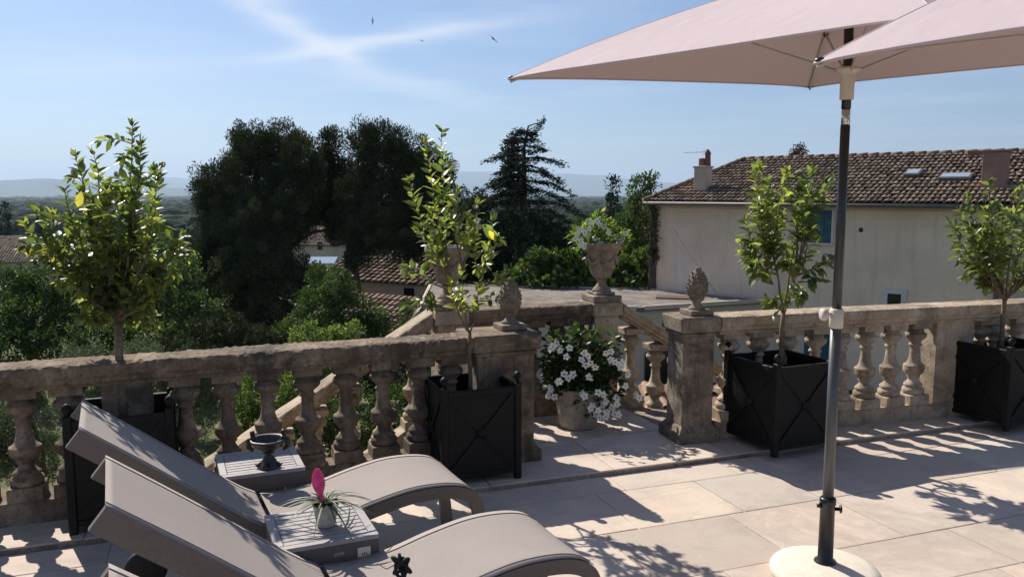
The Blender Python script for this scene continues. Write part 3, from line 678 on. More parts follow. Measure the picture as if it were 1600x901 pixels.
def make_lounger(label):
    t = thing('sun_lounger', label, 'sun lounger', (0, 0, 0), 0, 'sun loungers in a row on the terrace')
    W = .247
    back = smooth_path([(0, .83), (.20, .675), (.40, .515), (.58, .375), (.66, .325)], 6)
    seat = smooth_path([(.68, .318), (.78, .310), (.92, .325), (1.08, .365), (1.24, .393), (1.38, .392), (1.48, .372), (1.54, .335)], 6)
    seat_r = smooth_path([(.60, .30), (.70, .312), (.78, .308), (.92, .323), (1.08, .363), (1.24, .391), (1.38, .390), (1.48, .369), (1.545, .325), (1.575, .25), (1.59, .14), (1.605, .0)], 6)
    for sg in (1, -1):
        a, b_ = (sg * W, sg * (W - .030)); y0, y1 = min(a, b_), max(a, b_)
        g = MB(); ribbon(g, back, y0, y1, -.004, .072); g.build('back_rail', RAILM, t)
        g = MB(); ribbon(g, seat_r, y0, y1, -.002, .052); g.build('seat_rail', RAILM, t)
    def cloth(path, name, sag=.012, dip_end=False):
        g = MB(); V = []; F = []; m = 10; n = len(path)
        for side in (0, 1):
            for i, p in enumerate(path):
                for j in range(m + 1):
                    y = -W + .004 + (2 * W - .008) * j / m; s = 1 - (2 * j / m - 1) ** 2; edge = .004 - sag * s * math.sin(math.pi * min(1, (i + 2) / 6) / 2)
                    x = p.x; 
                    if dip_end and i < 4: x += .012 * s * (1 - i / 4)
                    V.append((x, y, p.z + edge + .003 - .004 * side))
        o = n * (m + 1)
        for i in range(n - 1):
            for j in range(m):
                a = i * (m + 1) + j; F.append((a, a + 1, a + m + 2, a + m + 1)); F.append((o + a, o + a + m + 1, o + a + m + 2, o + a + 1))
        for i in range(n - 1):
            for e in (0, m): a = i * (m + 1) + e; F.append((a, a + m + 1, o + a + m + 1, o + a))
        for j in range(m):
            for e in (0, (n - 1) * (m + 1)): F.append((e + j, e + j + 1, o + e + j + 1, o + e + j))
        g.add(V, F, True); g.build(name, SLING, t)
    for path, nm in ((back, 'backrest_hem'), (seat, 'seat_hem')):
        g = MB()
        for sg in (1, -1): g.tube([(p.x, sg * (W - .034), p.z + .0065) for p in path], .0028, 5)
        for q in (path[0], path[-1]): pass
        g.build(nm, HEMM, t)
    cloth(back, 'backrest', .004, False); cloth(seat, 'seat', .006)
    for x, z in ((.05, .76), (1.54, .30), (.66, .285)):
        g = MB(); g.tube([(x, -W + .03, z), (x, W - .03, z)], .015, 8); g.build('cross_bar', RAILM, t)
    for sg in (1, -1):
        g = MB(); y = sg * (W - .045)
        g.tube([(.98, y, .29), (.60, y, .24), (.30, y, .16), (.22, y, .09)], [.022, .022, .020, .018], 8); g.tube([(.60, y, .27), (.58, y, .0)], [.022, .018], 8); g.build('rear_leg', RAILM, t)
        wz = .085; T = Matrix.Translation((.20, sg * (W - .06), wz)) @ Matrix.Rotation(R(90), 4, 'X')
        wl = MB(); wl.lathe([(.060, -.018), (.078, -.018), (.085, -.012), (.085, .012), (.078, .018), (.060, .018)], 28, T); wo_ = wl.build('wheel', RUBBER, t)
        hb = MB(); hb.lathe([(.0005, -.012), (.058, -.010), (.058, .010), (.0005, .012)], 20, T); hb.build('hub', RAILM, wo_)
        s = MB(); s.tube([(.30, sg * (W - .05), .58), (.46, sg * (W - .05), .23)], .010, 8); s.build('back_prop', RAILM, t)
        s = MB(); s.tube([(.655, sg * (W + .006), .275), (.655, sg * (W - .04), .275)], .014, 12); s.build('pivot_bolt', STEEL, t)
    return t
LO = make_lounger('farthest grey sun lounger, beside the balustrade, its backrest in leaf shade')
LR = R(26.3)
LO.location = (-1.69, 3.105, 0); LO.rotation_euler.z = LR; LO.scale = (1.03, 1, 1.015)
LO2 = copy_tree(LO); LO2.location = (-1.228, 2.372, 0); LO2['label'] = 'grey sun lounger nearer the camera with a dark knotted cord on its seat'
LO3 = copy_tree(LO); LO3.location = (-.83, 1.585, 0); LO3['label'] = 'grey sun lounger of which only a backrest corner shows at the bottom left'
# knotted cord on the nearer lounger
k = MB(); kc = PX(627, 889, 2.72); kc.z = .425
for j in range(3):
    a0 = j * 2.1; k.tube([(.020 * math.cos(a) * (1 + .3 * j), .012 * math.sin(a) + .004 * j, .028 + .030 * math.sin(a + a0) + .003 * j) for a in [2 * math.pi * i / 16 for i in range(17)]], [.0065] * 17, 7)
k.tube([(0, 0, .02), (-.008, .01, .075)], [.010, .006], 7); k.tube([(0, 0, .05), (-.06, .05, -.002), (-.10, .09, .0)], .0018, 5); k.tube([(0, 0, .03), (.012, -.02, .0), (.014, -.05, -.004)], [.008, .009, .006], 7)
o = k.build('cord_knot', RUBBER); o.location = (kc.x, kc.y, .372); tag(o, 'small dark knotted cord lying on the seat of the nearer lounger', 'cord')

# ------------------------------------------------------------------ side tables
TABLE = plain('grey_slatted_table_paint', (.34, .315, .31), .55, .08, 25, .3, bm=.05)
TABLE_SHADE = plain('grey_table_paint_shaded', (.12, .11, .105), .55, .08, 25, .3, bm=.05)  # apron and legs: same paint as the top, shade put into its colour
LABELM = plain('paper_sticker', (.75, .68, .58), .6, .05, 10)
INK = plain('ink', (.12, .09, .07), .7, .05, 10)
def side_table(label, P, ang, H=.40, W=.385, D=.37, sticker=False):
    t = thing('side_table', label, 'side table', (P[0], P[1], 0), ang, 'low grey side tables between the loungers')
    g = MB(); f = .032
    for a in ((0, 0, W, f), (0, D - f, W, D), (0, f + .001, f, D - f - .001), (W - f, f + .001, W, D - f - .001)): g.box(a[0], a[1], H - .018, a[2], a[3], H, bev=.002)
    g.build('top_frame', TABLE, t)
    g = MB(); n = 8; sp = (D - 2 * f - .004) / n
    for i in range(n): g.box(f + .002, f + .003 + sp * i, H - .016, W - f - .002, f + .003 + sp * (i + 1) - .006, H - .001, bev=.0015)
    g.box(W * .33, f, H - .034, W * .37, D - f, H - .018); g.box(W * .63, f, H - .034, W * .67, D - f, H - .018); g.build('slats', TABLE, t)
    g = MB(); z0, z1 = H - .085, H - .019
    g.box(.001, .001, z0, W - .001, .016, z1); g.box(.001, D - .016, z0, W - .001, D - .001, z1); g.box(.001, .0165, z0, .016, D - .0165, z1); g.box(W - .016, .0165, z0, W - .001, D - .0165, z1); g.build('apron', TABLE_SHADE, t)
    for x, y in ((.0025, .0025), (W - .0525, .0025), (.0025, D - .0525), (W - .0525, D - .0525)): q = MB(); q.box(x, y, 0, x + .05, y + .05, z0 - .001, bev=.003); q.build('leg', TABLE_SHADE, t)
    if sticker:
        s = MB(); s.box(W - .085, -.0022, H - .078, W - .035, .0009, H - .042); st_ = s.build('sticker', LABELM, t)
        s = MB()
        for i in range(3): s.box(W - .070 + i * .009, -.0034, H - .072, W - .066 + i * .009, -.0024, H - .064 + .003 * (i % 2))
        s.build('printing', INK, st_)
        s = MB(); s.box(W - .175, -.0022, H - .064, W - .135, .0009, H - .048, bev=.001); s.build('name_plate', STEEL, t)
    return t
TA = R(23.5)
side_table('farther grey slatted side table by the left balustrade, with a black iron urn on it', (-1.345, 3.625), TA, .40)
side_table('nearer grey slatted side table between the loungers, with the pink flowering plant on it', (-.865, 2.85), TA, .40, .385, .365, True)
# cast iron urn
IRON = plain('black_cast_iron', (.022, .020, .019), .38, .3, 60, .6, bm=.5)
P = PX(420, 716, 3.77); iu = thing('iron_urn', 'small black cast iron urn with figured handles on the farther side table', 'iron urn', (P.x, P.y, .401), R(10))
g = MB(); g.lathe([(.048, 0), (.050, .006), (.042, .014), (.036, .03), (.022, .05), (.017, .062), (.026, .070), (.028, .076), (.020, .084)], 20, wob=.15)
for a in (0, 1.57, 3.14, 4.71): g.tube([(.030 * math.cos(a), .030 * math.sin(a), .025), (.055 * math.cos(a), .055 * math.sin(a), .008), (.062 * math.cos(a), .062 * math.sin(a), .020)], [.012, .009, .004], 6)
g.build('foot', IRON, iu)
g = MB(); g.lathe([(.018, .082), (.045, .088), (.062, .100), (.067, .115), (.071, .124), (.086, .130), (.090, .137), (.084, .143), (.072, .140), (.066, .125), (.05, .108), (.0005, .102)], 28, wob=.06); g.build('bowl', IRON, iu)
for sg in (1, -1):
    g = MB(); x = .070 * sg
    g.tube([(x * 1.0, 0, .085), (x * 1.30, 0, .100), (x * 1.28, 0, .135), (x * 1.06, 0, .150)], [.010, .012, .011, .009], 8); g.ball((x * 1.02, 0, .172), .0125, 10); g.tube([(x * 1.0, 0, .135), (x * 1.04, 0, .165)], [.014, .009], 8)
    g.tube([(x * .98, 0, .158), (x * .92, -.03, .145)], [.006, .005], 6); g.tube([(x * .98, 0, .158), (x * .92, .03, .145)], [.006, .005], 6); g.build('handle', IRON, iu)
# tillandsia
POT = plain('whitewashed_pot', (.42, .41, .37), .8, .25, 35, .3, bm=.4)
P = PX(497, 822, 3.02); P.x, P.y = P.x, 3.02
P = Vector((-.735, 3.085, .402)); tpn = thing('flower_pot', 'small whitewashed flower pot on the nearer side table', 'pot', P)
g = MB(); g.lathe([(.034, 0), (.036, .002), (.050, .082), (.049, .088)], 24, wob=.03)
for k in range(10):
    a = 2 * math.pi * k / 10; T = Matrix.Rotation(a, 4, 'Z') @ Matrix.Translation((.0488, 0, .086)); g.add([(-.002, -.0155, 0), (-.002, .0155, 0), (.001, 0, .014), (.001, -.0155, 0), (.001, .0155, 0)], [(0, 1, 2), (4, 3, 2)], False, T)
g.lathe([(.045, .088), (.043, .072), (.0005, .072)], 20); g.build('vessel', POT, tpn)
PINK = plain('pink_bract', (.78, .07, .22), .6, .35, 30, .3)
TILL = leafmat('tillandsia_leaf', [(.05, .08, .04), (.09, .12, .07), (.16, .17, .11)], .25, .5, .4, tw=1.5)
pl = thing('flowering_plant', 'spidery green plant with a bright pink flower spike in the small pot', 'plant', P + Vector((0, 0, .074)))
V = []; F = []; A = []; rr = random.Random(3)
for k in range(46):
    a = k * 2.4 + rr.uniform(-.2, .2); L = rr.uniform(.11, .20) * (1 - .3 * (k % 3 == 0)); e = rr.uniform(.5, 1.25); d = Vector((math.cos(a), math.sin(a), 0)); sd_ = Vector((-d.y, d.x, 0)); n = len(V); c = rr.random()
    for i in range(13):
        q = i / 12; x = L * q * (math.cos(e) + .5 * q); z = L * (math.sin(e) * q - (.62 + .32 * math.cos(e)) * q * q) + .004
        rad = d * (.006 + x); wd = .0062 * (1 - q) ** .6 + .0004
        p = rad + Vector((0, 0, z)); V += [tuple(p + sd_ * wd), tuple(p - Vector((0, 0, wd * .45))), tuple(p - sd_ * wd)]; A += [c] * 3
    for i in range(12):
        b_ = n + 3 * i; F += [(b_, b_ + 1, b_ + 4, b_ + 3), (b_ + 1, b_ + 2, b_ + 5, b_ + 4)]
me = bpy.data.meshes.new('leaves'); me.from_pydata(V, [], F); me.update(); me.polygons.foreach_set('use_smooth', [True] * len(F)); at = me.attributes.new('rnd', 'FLOAT', 'POINT'); at.data.foreach_set('value', A); link('leaves', me, TILL, pl)
g = MB(); T0 = Matrix.Translation((-.016, -.005, .045)) @ Matrix.Rotation(R(-8), 4, 'Y')
g.tube([(.014, .004, -.045), (.004, 0, -.02), (0, 0, .0)], .005, 6, T0)
for i in range(9):
    for sg in (1, -1):
        z = .004 + i * .0105; wv = .029 * math.sin(math.pi * (i + 1.6) / 11.2) ** .8
        T = T0 @ Matrix.Translation((0, 0, z + (.005 if sg > 0 else 0)))
        g.add([(0, -.004, -.004), (sg * wv * .7, -.005, .001), (sg * wv, 0, .014), (sg * wv * .45, -.004, .021), (0, -.006, .016), (0, .004, -.004), (sg * wv * .7, .005, .001), (sg * wv * .45, .004, .021), (0, .006, .016)],
              [(0, 1, 2, 3, 4), (5, 8, 7, 2, 6), (0, 5, 6, 1), (1, 6, 2), (3, 2, 7), (4, 3, 7, 8)], False, T)
g.lathe([(.004, -.005), (.015, .02), (.021, .05), (.018, .08), (.008, .105), (.0005, .118)], 10, T0 @ Matrix.Diagonal((1, .6, 1, 1)))
g.build('flower_spike', PINK, pl)

# ------------------------------------------------------------------ parasols
def canopy_mat():
    m, nt, b = mat('dusty_pink_canvas'); p = objco(nt); n = noi(nt, p, 3, 5)
    c = mix(nt, n, (.55, .45, .465), (.60, .495, .505)); nt.links.new(c, b.inputs['Base Color']); b.inputs['Roughness'].default_value = .9; b.inputs['Specular IOR Level'].default_value = .15
    tr = nt.nodes.new('ShaderNodeBsdfTranslucent'); tr.inputs[0].default_value = (.36, .27, .29, 1)
    mx = N(nt, 'ShaderNodeMixShader', i_0=.07); nt.links.new(b.outputs[0], mx.inputs[1]); nt.links.new(tr.outputs[0], mx.inputs[2]); nt.links.new(mx.outputs[0], nt.nodes['Material Output'].inputs[0])
    bump(nt, b, M(nt, 'ADD', noi(nt, p, 4, 3, .5, 1.5), M(nt, 'MULTIPLY', noi(nt, p, 400, 2), .08)), .45, .012); return m
CANVAS = canopy_mat()
POLE_D = plain('dark_grey_pole', (.035, .037, .040), .35, .05, 30, .5)
POLE_G = plain('grey_metal_pole', (.10, .105, .11), .38, .05, 30, .6, .35)
BLACKP = plain('black_plastic', (.012, .012, .013), .35, .1, 30, .5)
CREAM = plain('cream_plastic', (.60, .55, .48), .45, .04, 20, .4)
BASEC = plain('cream_concrete', (.66, .60, .50), .75, .08, 18, .3, bm=.1)
RIBM = plain('light_rib_metal', (.45, .42, .41), .4, .05, 20, .5)
def parasol(label, px, py, zc, yaw, a, b, rot_m, rise=.38, top=2.63, group='pink parasols'):
    t = thing('parasol', label, 'parasol', (px, py, 0), 0, group); I = Matrix()
    Rm = rot_m; C = Matrix.Translation((0, 0, zc)) @ Rm
    g = MB(); V = []; F = []; n = 28
    for i in range(n + 1):
        for j in range(n + 1):
            s = 2 * i / n - 1; q = 2 * j / n - 1; m = max(abs(s), abs(q)); k = min(abs(s), abs(q)) / m if m > 1e-6 else 0
            pull = 1 - .035 * (1 - k * k) * m ** 2; z = rise * (1 - m ** 1.28) - .018 * (1 - k * k) * m * math.sin(math.pi * m) - .010 * (k ** 6) * m ** 6 - .004
            V.append((s * a / 2 * pull, q * b / 2 * pull, z))
    for i in range(n):
        for j in range(n):
            c = i * (n + 1) + j
            if i + j == n - 1: F += [(c, c + n + 1, c + 1), (c + n + 1, c + n + 2, c + 1)]
            else: F += [(c, c + n + 1, c + n + 2), (c, c + n + 2, c + 1)]
    g.add(V, F, False, C); o = g.build('canopy', CANVAS, t)
    md = o.modifiers.new('thickness', 'SOLIDIFY'); md.thickness = .003; md.offset = 0
    # hem stitched along the rim
    h = MB()
    for ax in range(4):
        pts = []
        for i in range(n + 1):
            s = 2 * i / n - 1; m = 1; k = abs(s); pull = 1 - .035 * (1 - k * k); e = [(s, -1), (1, s), (-s, 1), (-1, -s)][ax]
            pts.append((e[0] * a / 2 * pull, e[1] * b / 2 * pull, -.006 - .010 * k ** 6))
        h.tube(pts, .0045, 5, C)
    h.build('hem', CANVAS, o)
    sm_ = MB()
    for sx in (-1, 1):
        for sy in (-1, 1): sm_.tube([(sx * a / 2 * (m_ / 14), sy * b / 2 * (m_ / 14), rise * (1 - (m_ / 14) ** 1.28) - .0035 - .010 * (m_ / 14) ** 6) for m_ in range(15)], .0028, 5, C)
    sm_.build('seams', CANVAS, o)
    hub = C @ Vector((0, 0, -.03)); apex = C @ Vector((0, 0, rise - .02))
    for sx in (-1, 1):
        for sy in (-1, 1):
            r_ = MB(); pts = []
            for i in range(15):
                m = .04 + .955 * i / 14; pts.append((sx * a / 2 * m, sy * b / 2 * m, rise * (1 - m ** 1.28) - .018 - .010 * m ** 6))
            r_.tube(pts, .0075, 6, C); rb = r_.build('rib', RIBM, t)
            c = MB(); c.ball(tuple(C @ Vector((sx * a / 2 * .99, sy * b / 2 * .99, -.012))), .012, 10, None, (1.3, 1.3, .8)); c.build('rib_end', BLACKP, rb)
            J = Vector(pts[7]); st_ = MB(); st_.tube([C @ J, C @ Vector((sx * .03, sy * .03, -.035))], .006, 6); st_.build('strut', RIBM, t)
            c = MB(); c.ball(tuple(C @ J), .014, 8); c.build('joint', BLACKP, rb)
    g = MB(); g.lathe([(.0235, .30), (.0235, 1.16)], 20); g.build('lower_pole', POLE_G, t)
    g = MB(); g.lathe([(.0195, 1.15), (.0195, 1.985)], 20); g.build('upper_pole', POLE_D, t)
    g = MB(); g.lathe([(.0175, 1.98), (.0175, 2.06)], 20); g.build('tilt_joint', STEEL, t)
    g = MB(); g.tube([(0, 0, 2.055), hub.lerp(Vector((0, 0, 2.055)), .3), apex], .0195, 14); g.build('top_pole', BLACKP, t)
    g = MB(); T = Matrix.Translation((0, 0, zc - .155)) @ Matrix.Rotation(Rm.to_euler().x * .5, 4, 'X'); g.lathe([(.024, 0), (.028, .002), (.029, .10), (.034, .112), (.052, .118), (.052, .128), (.036, .134), (.024, .134)], 20, T); g.build('runner', CREAM, t)
    g = MB(); g.lathe([(.0245, 1.125), (.029, 1.128), (.029, 1.205), (.0245, 1.21)], 20); g.tube([(-.025, -.005, 1.185), (-.048, -.008, 1.185)], .010, 8)
    g.tube([(-.044, -.008, 1.185), (-.050, -.009, 1.185), (-.068, -.012, 1.185), (-.072, -.012, 1.185)], [.018, .026, .026, .020], 12); g.build('clamp', CREAM, t)
    g = MB(); g.lathe([(.050, .066), (.046, .078), (.033, .086), (.031, .335), (.035, .338), (.035, .362), (.030, .368)], 20)
    g.tube([(.03, -.004, .315), (.052, -.006, .315), (.054, -.006, .315), (.060, -.007, .315)], [.008, .008, .020, .016], 10); g.tube([(-.03, 0, .33), (-.046, .0, .33)], [.012, .010], 8)
    g.build('sleeve', BLACKP, t)
    g = MB(); g.lathe([(.228, 0), (.236, .008), (.236, .03), (.228, .042), (.19, .055), (.12, .066), (.05, .070), (.03, .070)], 56); g.build('base', BASEC, t)
    return t
def rotm(yaw, tx, ty): return Matrix.Rotation(tx, 4, 'X') @ Matrix.Rotation(ty, 4, 'Y') @ Matrix.Rotation(yaw, 4, 'Z')
parasol('pink parasol on the grey pole standing in front of the right balustrade', 1.40, 3.47, 2.245, 0, 2.298, 1.673, rotm(.702, .053, -.044))
# the second one leans: its left corner is low and its far side high
e1 = Vector((.573, -.819, 0)).normalized(); e2 = Vector((.81, .57, .16)); e2 = (e2 - e1 * e2.dot(e1)).normalized(); e3 = e1.cross(e2)
if e3.z < 0: e3 = -e3
R2 = Matrix((( e2.x, -e1.x, e3.x, 0), (e2.y, -e1.y, e3.y, 0), (e2.z, -e1.z, e3.z, 0), (0, 0, 0, 1)))
parasol('second pink parasol entering from the top right corner, nearer the camera', 2.19, 2.12, 2.235, 0, 2.298, 1.673, R2)

# ------------------------------------------------------------------ the house and its neighbours
def tile_mat(name, cols):
    m, nt, b = mat(name); at = N(nt, 'ShaderNodeAttribute', attribute_name='rnd'); c = ramp(nt, at.outputs['Fac'], [(i / (len(cols) - 1), q) for i, q in enumerate(cols)])
    p = objco(nt, True); n = noi(nt, p, 6, 6); c = mix(nt, ramp(nt, n, [(.45, g3(0)), (.7, g3(.5))]), c, (.10, .085, .07)); nt.links.new(c, b.inputs['Base Color'])
    b.inputs['Roughness'].default_value = .9; b.inputs['Specular IOR Level'].default_value = .15; return m
TILE = tile_mat('old_clay_tile', [(.10, .07, .05), (.165, .12, .085), (.235, .175, .13), (.33, .265, .205), (.19, .125, .085)])
TILE_R = tile_mat('red_clay_tile', [(.19, .115, .08), (.28, .18, .125), (.36, .25, .18)])
def tiles(name, O, E, U, na, nb, m, parent, keep=None, seg=4, jit=.012):
    """O: eave start, E: vector along the whole eave, U: vector up the slope; keep(s,t) trims the outline"""
    O = Vector(O); E = Vector(E); U = Vector(U); Nn = E.cross(U).normalized()
    if Nn.z < 0: Nn = -Nn
    ea = E / na; ub = U / nb; V = []; F = []; A = []; r = ea.length * .36
    eh = ea.normalized(); uh = ub.normalized()
    for i in range(na):
        for j in range(nb):
            if keep and not keep((i + .5) / na, (j + .5) / nb): continue
            c0 = O + ea * (i + .5) + ub * j + eh * random.gauss(0, jit) ; tone = random.random(); lift = .035 + random.uniform(0, .012); n = len(V); tw = random.gauss(0, .015)
            for e in (0, 1):
                rr_ = r * (1.12 - .24 * e); p = c0 + ub * (1.12 * e - .02) + eh * tw * e
                for k in range(seg + 1):
                    a = math.pi * k / seg; V.append(p + eh * rr_ * math.cos(a) + Nn * (rr_ * math.sin(a) * .85 + lift * (1 - e) + .004)); A.append(tone)
            for k in range(seg): F.append((n + k, n + k + 1, n + seg + 2 + k, n + seg + 1 + k))
            # the trough between two covers
            d0 = O + ea * i + ub * j; n = len(V); tone2 = random.random() * .6
            for e in (0, 1):
                for k, (q, hh) in enumerate(((-.28, .02), (0, -.005), (.28, .02))): V.append(d0 + eh * q * ea.length + ub * (e * 1.02) + Nn * (hh + .012 * (1 - e))); A.append(tone2)
            F += [(n, n + 1, n + 4, n + 3), (n + 1, n + 2, n + 5, n + 4)]
    me = bpy.data.meshes.new(name); me.from_pydata([tuple(v) for v in V], [], F); me.update(); me.polygons.foreach_set('use_smooth', [True] * len(F))
    at = me.attributes.new('rnd', 'FLOAT', 'POINT'); at.data.foreach_set('value', A); return link(name, me, m, parent)
def render_mat(name, c, var=.10, stain=.25, sc=.5):
    m, nt, b = mat(name); p = objco(nt, True); n = noi(nt, p, sc, 8, .6); f = noi(nt, p, 12, 5, .6)
    q = mix(nt, ramp(nt, n, [(.35, g3(0)), (.65, g3(1))]), tuple(x * (1 - var) for x in c), tuple(x * (1 + var) for x in c))
    mp = nt.nodes.new('ShaderNodeMapping'); mp.inputs['Scale'].default_value = (2.2, 2.2, .16); nt.links.new(p, mp.inputs[0]); vs_ = noi(nt, mp.outputs[0], 1.5, 7, .65); q = mix(nt, ramp(nt, vs_, [(.52, g3(0)), (.72, g3(.38))]), q, tuple(x * .6 for x in c)); s = noi(nt, p, 1.7, 8, .7, .4); q = mix(nt, ramp(nt, s, [(.55, g3(0)), (.75, g3(stain))]), q, tuple(x * .62 for x in c)); q = mix(nt, ramp(nt, f, [(.5, g3(0)), (.8, g3(.2))]), q, tuple(x * .75 for x in c))
    nt.links.new(q, b.inputs['Base Color']); b.inputs['Roughness'].default_value = .95; b.inputs['Specular IOR Level'].default_value = .1; bump(nt, b, f, .3, .02); return m
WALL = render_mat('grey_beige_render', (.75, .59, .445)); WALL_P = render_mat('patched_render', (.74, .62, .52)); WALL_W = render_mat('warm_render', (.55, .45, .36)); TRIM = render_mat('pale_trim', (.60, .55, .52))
BRICK = render_mat('old_brick_chimney', (.22, .125, .095), .2, .4, 2); BRICK_D = render_mat('weathered_brick', (.30, .19, .15), .2, .4, 2); ZINC = plain('zinc', (.13, .125, .12), .6, .15, 5, .4, .3)
TEAL = plain('teal_shutter_paint', (.035, .11, .13), .6, .2, 6, .3, bm=.2); DARKW = plain('dark_window', (.02, .018, .016), .2, .2, 5, .5); GLASS = plain('sky_glass', (.30, .36, .42), .08, .05, 2, .8)
HA = Vector((5.67, 32.0, 0)); HD = Vector((.7547, -.6561, 0)); HN = Vector((.6561, .7547, 0))   # along the front wall, and back into the house
HW = 13.6; HDp = 9.0; EAV = 1.48
house = thing('house', 'long beige rendered house with an old clay tiled roof, right of the view', 'house', HA + Vector((0, 0, -5.5)), math.atan2(HD.y, HD.x))
def hw(s, d, z): return (s, d, z + 5.5)      # local: s along wall, d depth behind it
Hm = Matrix.Rotation(math.atan2(HD.y, HD.x), 4, 'Z')
g = MB(); g.box(0, 0, 0, HW, HDp, EAV + 5.5 - .05); g.build('wall', WALL, house)
RZ = 3.08; RD = 4.5
s_up = (RZ - EAV); 
OV = .35
zE = EAV - s_up / RD * OV + .02
# roof underlay (front, back and the hipped left end)
g = MB(); h0 = [hw(-OV, -OV, zE), hw(HW + .1, -OV, zE), hw(HW + .1, RD, RZ), hw(1.5, RD, RZ), hw(-OV, 2 * RD + OV, zE), hw(HW + .1, 2 * RD + OV, zE)]
lo = [(x, y, z - .10) for x, y, z in h0]
g.add(h0 + lo, [(0, 1, 2, 3), (3, 2, 5, 4), (0, 3, 4), (6, 9, 8, 7), (9, 10, 11, 8), (6, 10, 9), (0, 6, 7, 1), (4, 5, 11, 10), (0, 4, 10, 6), (1, 7, 8, 2), (2, 8, 11, 5)])
roof = g.build('roof', TILE, house)
at = roof.data.attributes.new('rnd', 'FLOAT', 'POINT'); at.data.foreach_set('value', [.1] * len(roof.data.vertices))
tiles('roof_tiles', hw(-OV, -OV, zE + .03), (HW + .1 + OV, 0, 0), (0, RD + OV, RZ - zE), 78, 15, TILE, roof, keep=lambda s, q: s * (HW + .45) > q * 1.85)
tiles('roof_tiles', hw(-OV, 2 * RD + OV, zE + .03), (0, -(2 * RD + 2 * OV), 0), (1.85, 0, RZ - zE), 40, 6, TILE, roof, keep=lambda s, q: abs(s - .5) < .5 * (1 - q) + .01)
g = MB()
for i in range(30):
    x = 1.5 + i * .41; g.tube([hw(x - .03, RD, RZ + .045), hw(x + .42, RD, RZ + .06)], [.11, .12], 10)
n = 12; a_ = Vector(hw(-OV, -OV, zE + .08)); b_ = Vector(hw(1.5, RD, RZ + .08))
for i in range(n): g.tube([a_.lerp(b_, i / n - .005), a_.lerp(b_, (i + 1) / n)], [.12, .10], 8)
rt = g.build('ridge_tiles', TILE, roof); at = rt.data.attributes.new('rnd', 'FLOAT', 'POINT'); at.data.foreach_set('value', [.4] * len(rt.data.vertices))
g = MB(); g.tube([hw(-OV, -OV - .06, zE - .03), hw(HW + .1, -OV - .06, zE - .06)], .065, 10); g.build('gutter', ZINC, house)
g = MB(); g.box(*hw(0, -.10, zE - .22)[:2], EAV + 5.5 - .32, HW, -.003, EAV + 5.5 - .12); g.build('eave_moulding', WALL_W, house)
def along(px): # position along the front wall seen at column px
    k = (px - 800) / 1262.; return (HA.x - k * HA.y) / (k * HD.y - HD.x)
def chimney(px, zt, w, d, depth, m, name='chimney'):
    s = along(px); g = MB(); zb = EAV + s_up / RD * depth - .4 + 5.5; g.box(s - w / 2, depth, zb, s + w / 2, depth + d, zt + 5.5, bev=.01); g.box(s - w / 2 - .04, depth - .04, zt + 5.5 + .002, s + w / 2 + .04, depth + d + .04, zt + 5.5 + .07, bev=.01); return g.build(name, m, roof), s
ch, s1 = chimney(1075, 2.70, .50, .55, .7, WALL_W)
g = MB(); T = Matrix.Translation(hw(s1 - .05, .95, 2.77)); g.lathe([(.13, 0), (.12, .22), (.13, .24), (.13, .27), (.08, .30)], 14, T); T = Matrix.Translation(hw(s1 + .14, 1.05, 2.77)); g.lathe([(.12, 0), (.10, .42), (.12, .44), (.11, .52), (.06, .58), (.05, .62), (.0005, .64)], 14, T)
g.build('chimney_pot', BRICK, ch)
g = MB(); a0 = Vector(hw(s1 - .02, 1.2, 2.7)); g.tube([a0, a0 + Vector((0, 0, .72))], .012, 6)
b0 = a0 + Vector((0, 0, .62)); bl = b0 + Vector((-1.0, .1, .0)); g.tube([b0 + Vector((.15, 0, 0)), bl], .010, 6)
for i in range(7): q = b0.lerp(bl, .1 + i * .14); g.tube([q + Vector((0, -.16 + .012 * i, 0)), q + Vector((0, .16 - .012 * i, 0))], .005, 4)
g.tube([b0 + Vector((-.15, 0, .12)), b0 + Vector((.0, 0, 0)), b0 + Vector((-.15, 0, -.12))], .007, 4); ant = g.build('aerial', ZINC, ch)
ch2, s2 = chimney(1531, 2.98, .66, .5, .9, BRICK_D)
for px, dp, w_, d_, lab in ((1388, 1.9, .50, .55, GLASS), (1462, 1.5, .95, .5, GLASS)):
    s = along(px); sl_ = math.atan2(s_up, RD); T = Matrix.Translation(hw(s, dp, EAV + s_up / RD * dp + .10)) @ Matrix.Rotation(sl_, 4, 'X')
    g = MB(); g.box(-w_ / 2, 0, -.12, w_ / 2, d_, .12, T=T, bev=.01); f = g.build('skylight', ZINC, roof); g = MB(); g.box(-w_ / 2 + .06, .06, .1215, w_ / 2 - .06, d_ - .06, .135, T=T); g.build('pane', lab, f)
g = MB(); T = Matrix.Translation(hw(along(1448) + .3, RD - .3, RZ)); g.box(-.25, -.2, -.3, .25, .2, .12, T=T, bev=.02); g.build('chimney', BRICK, roof)
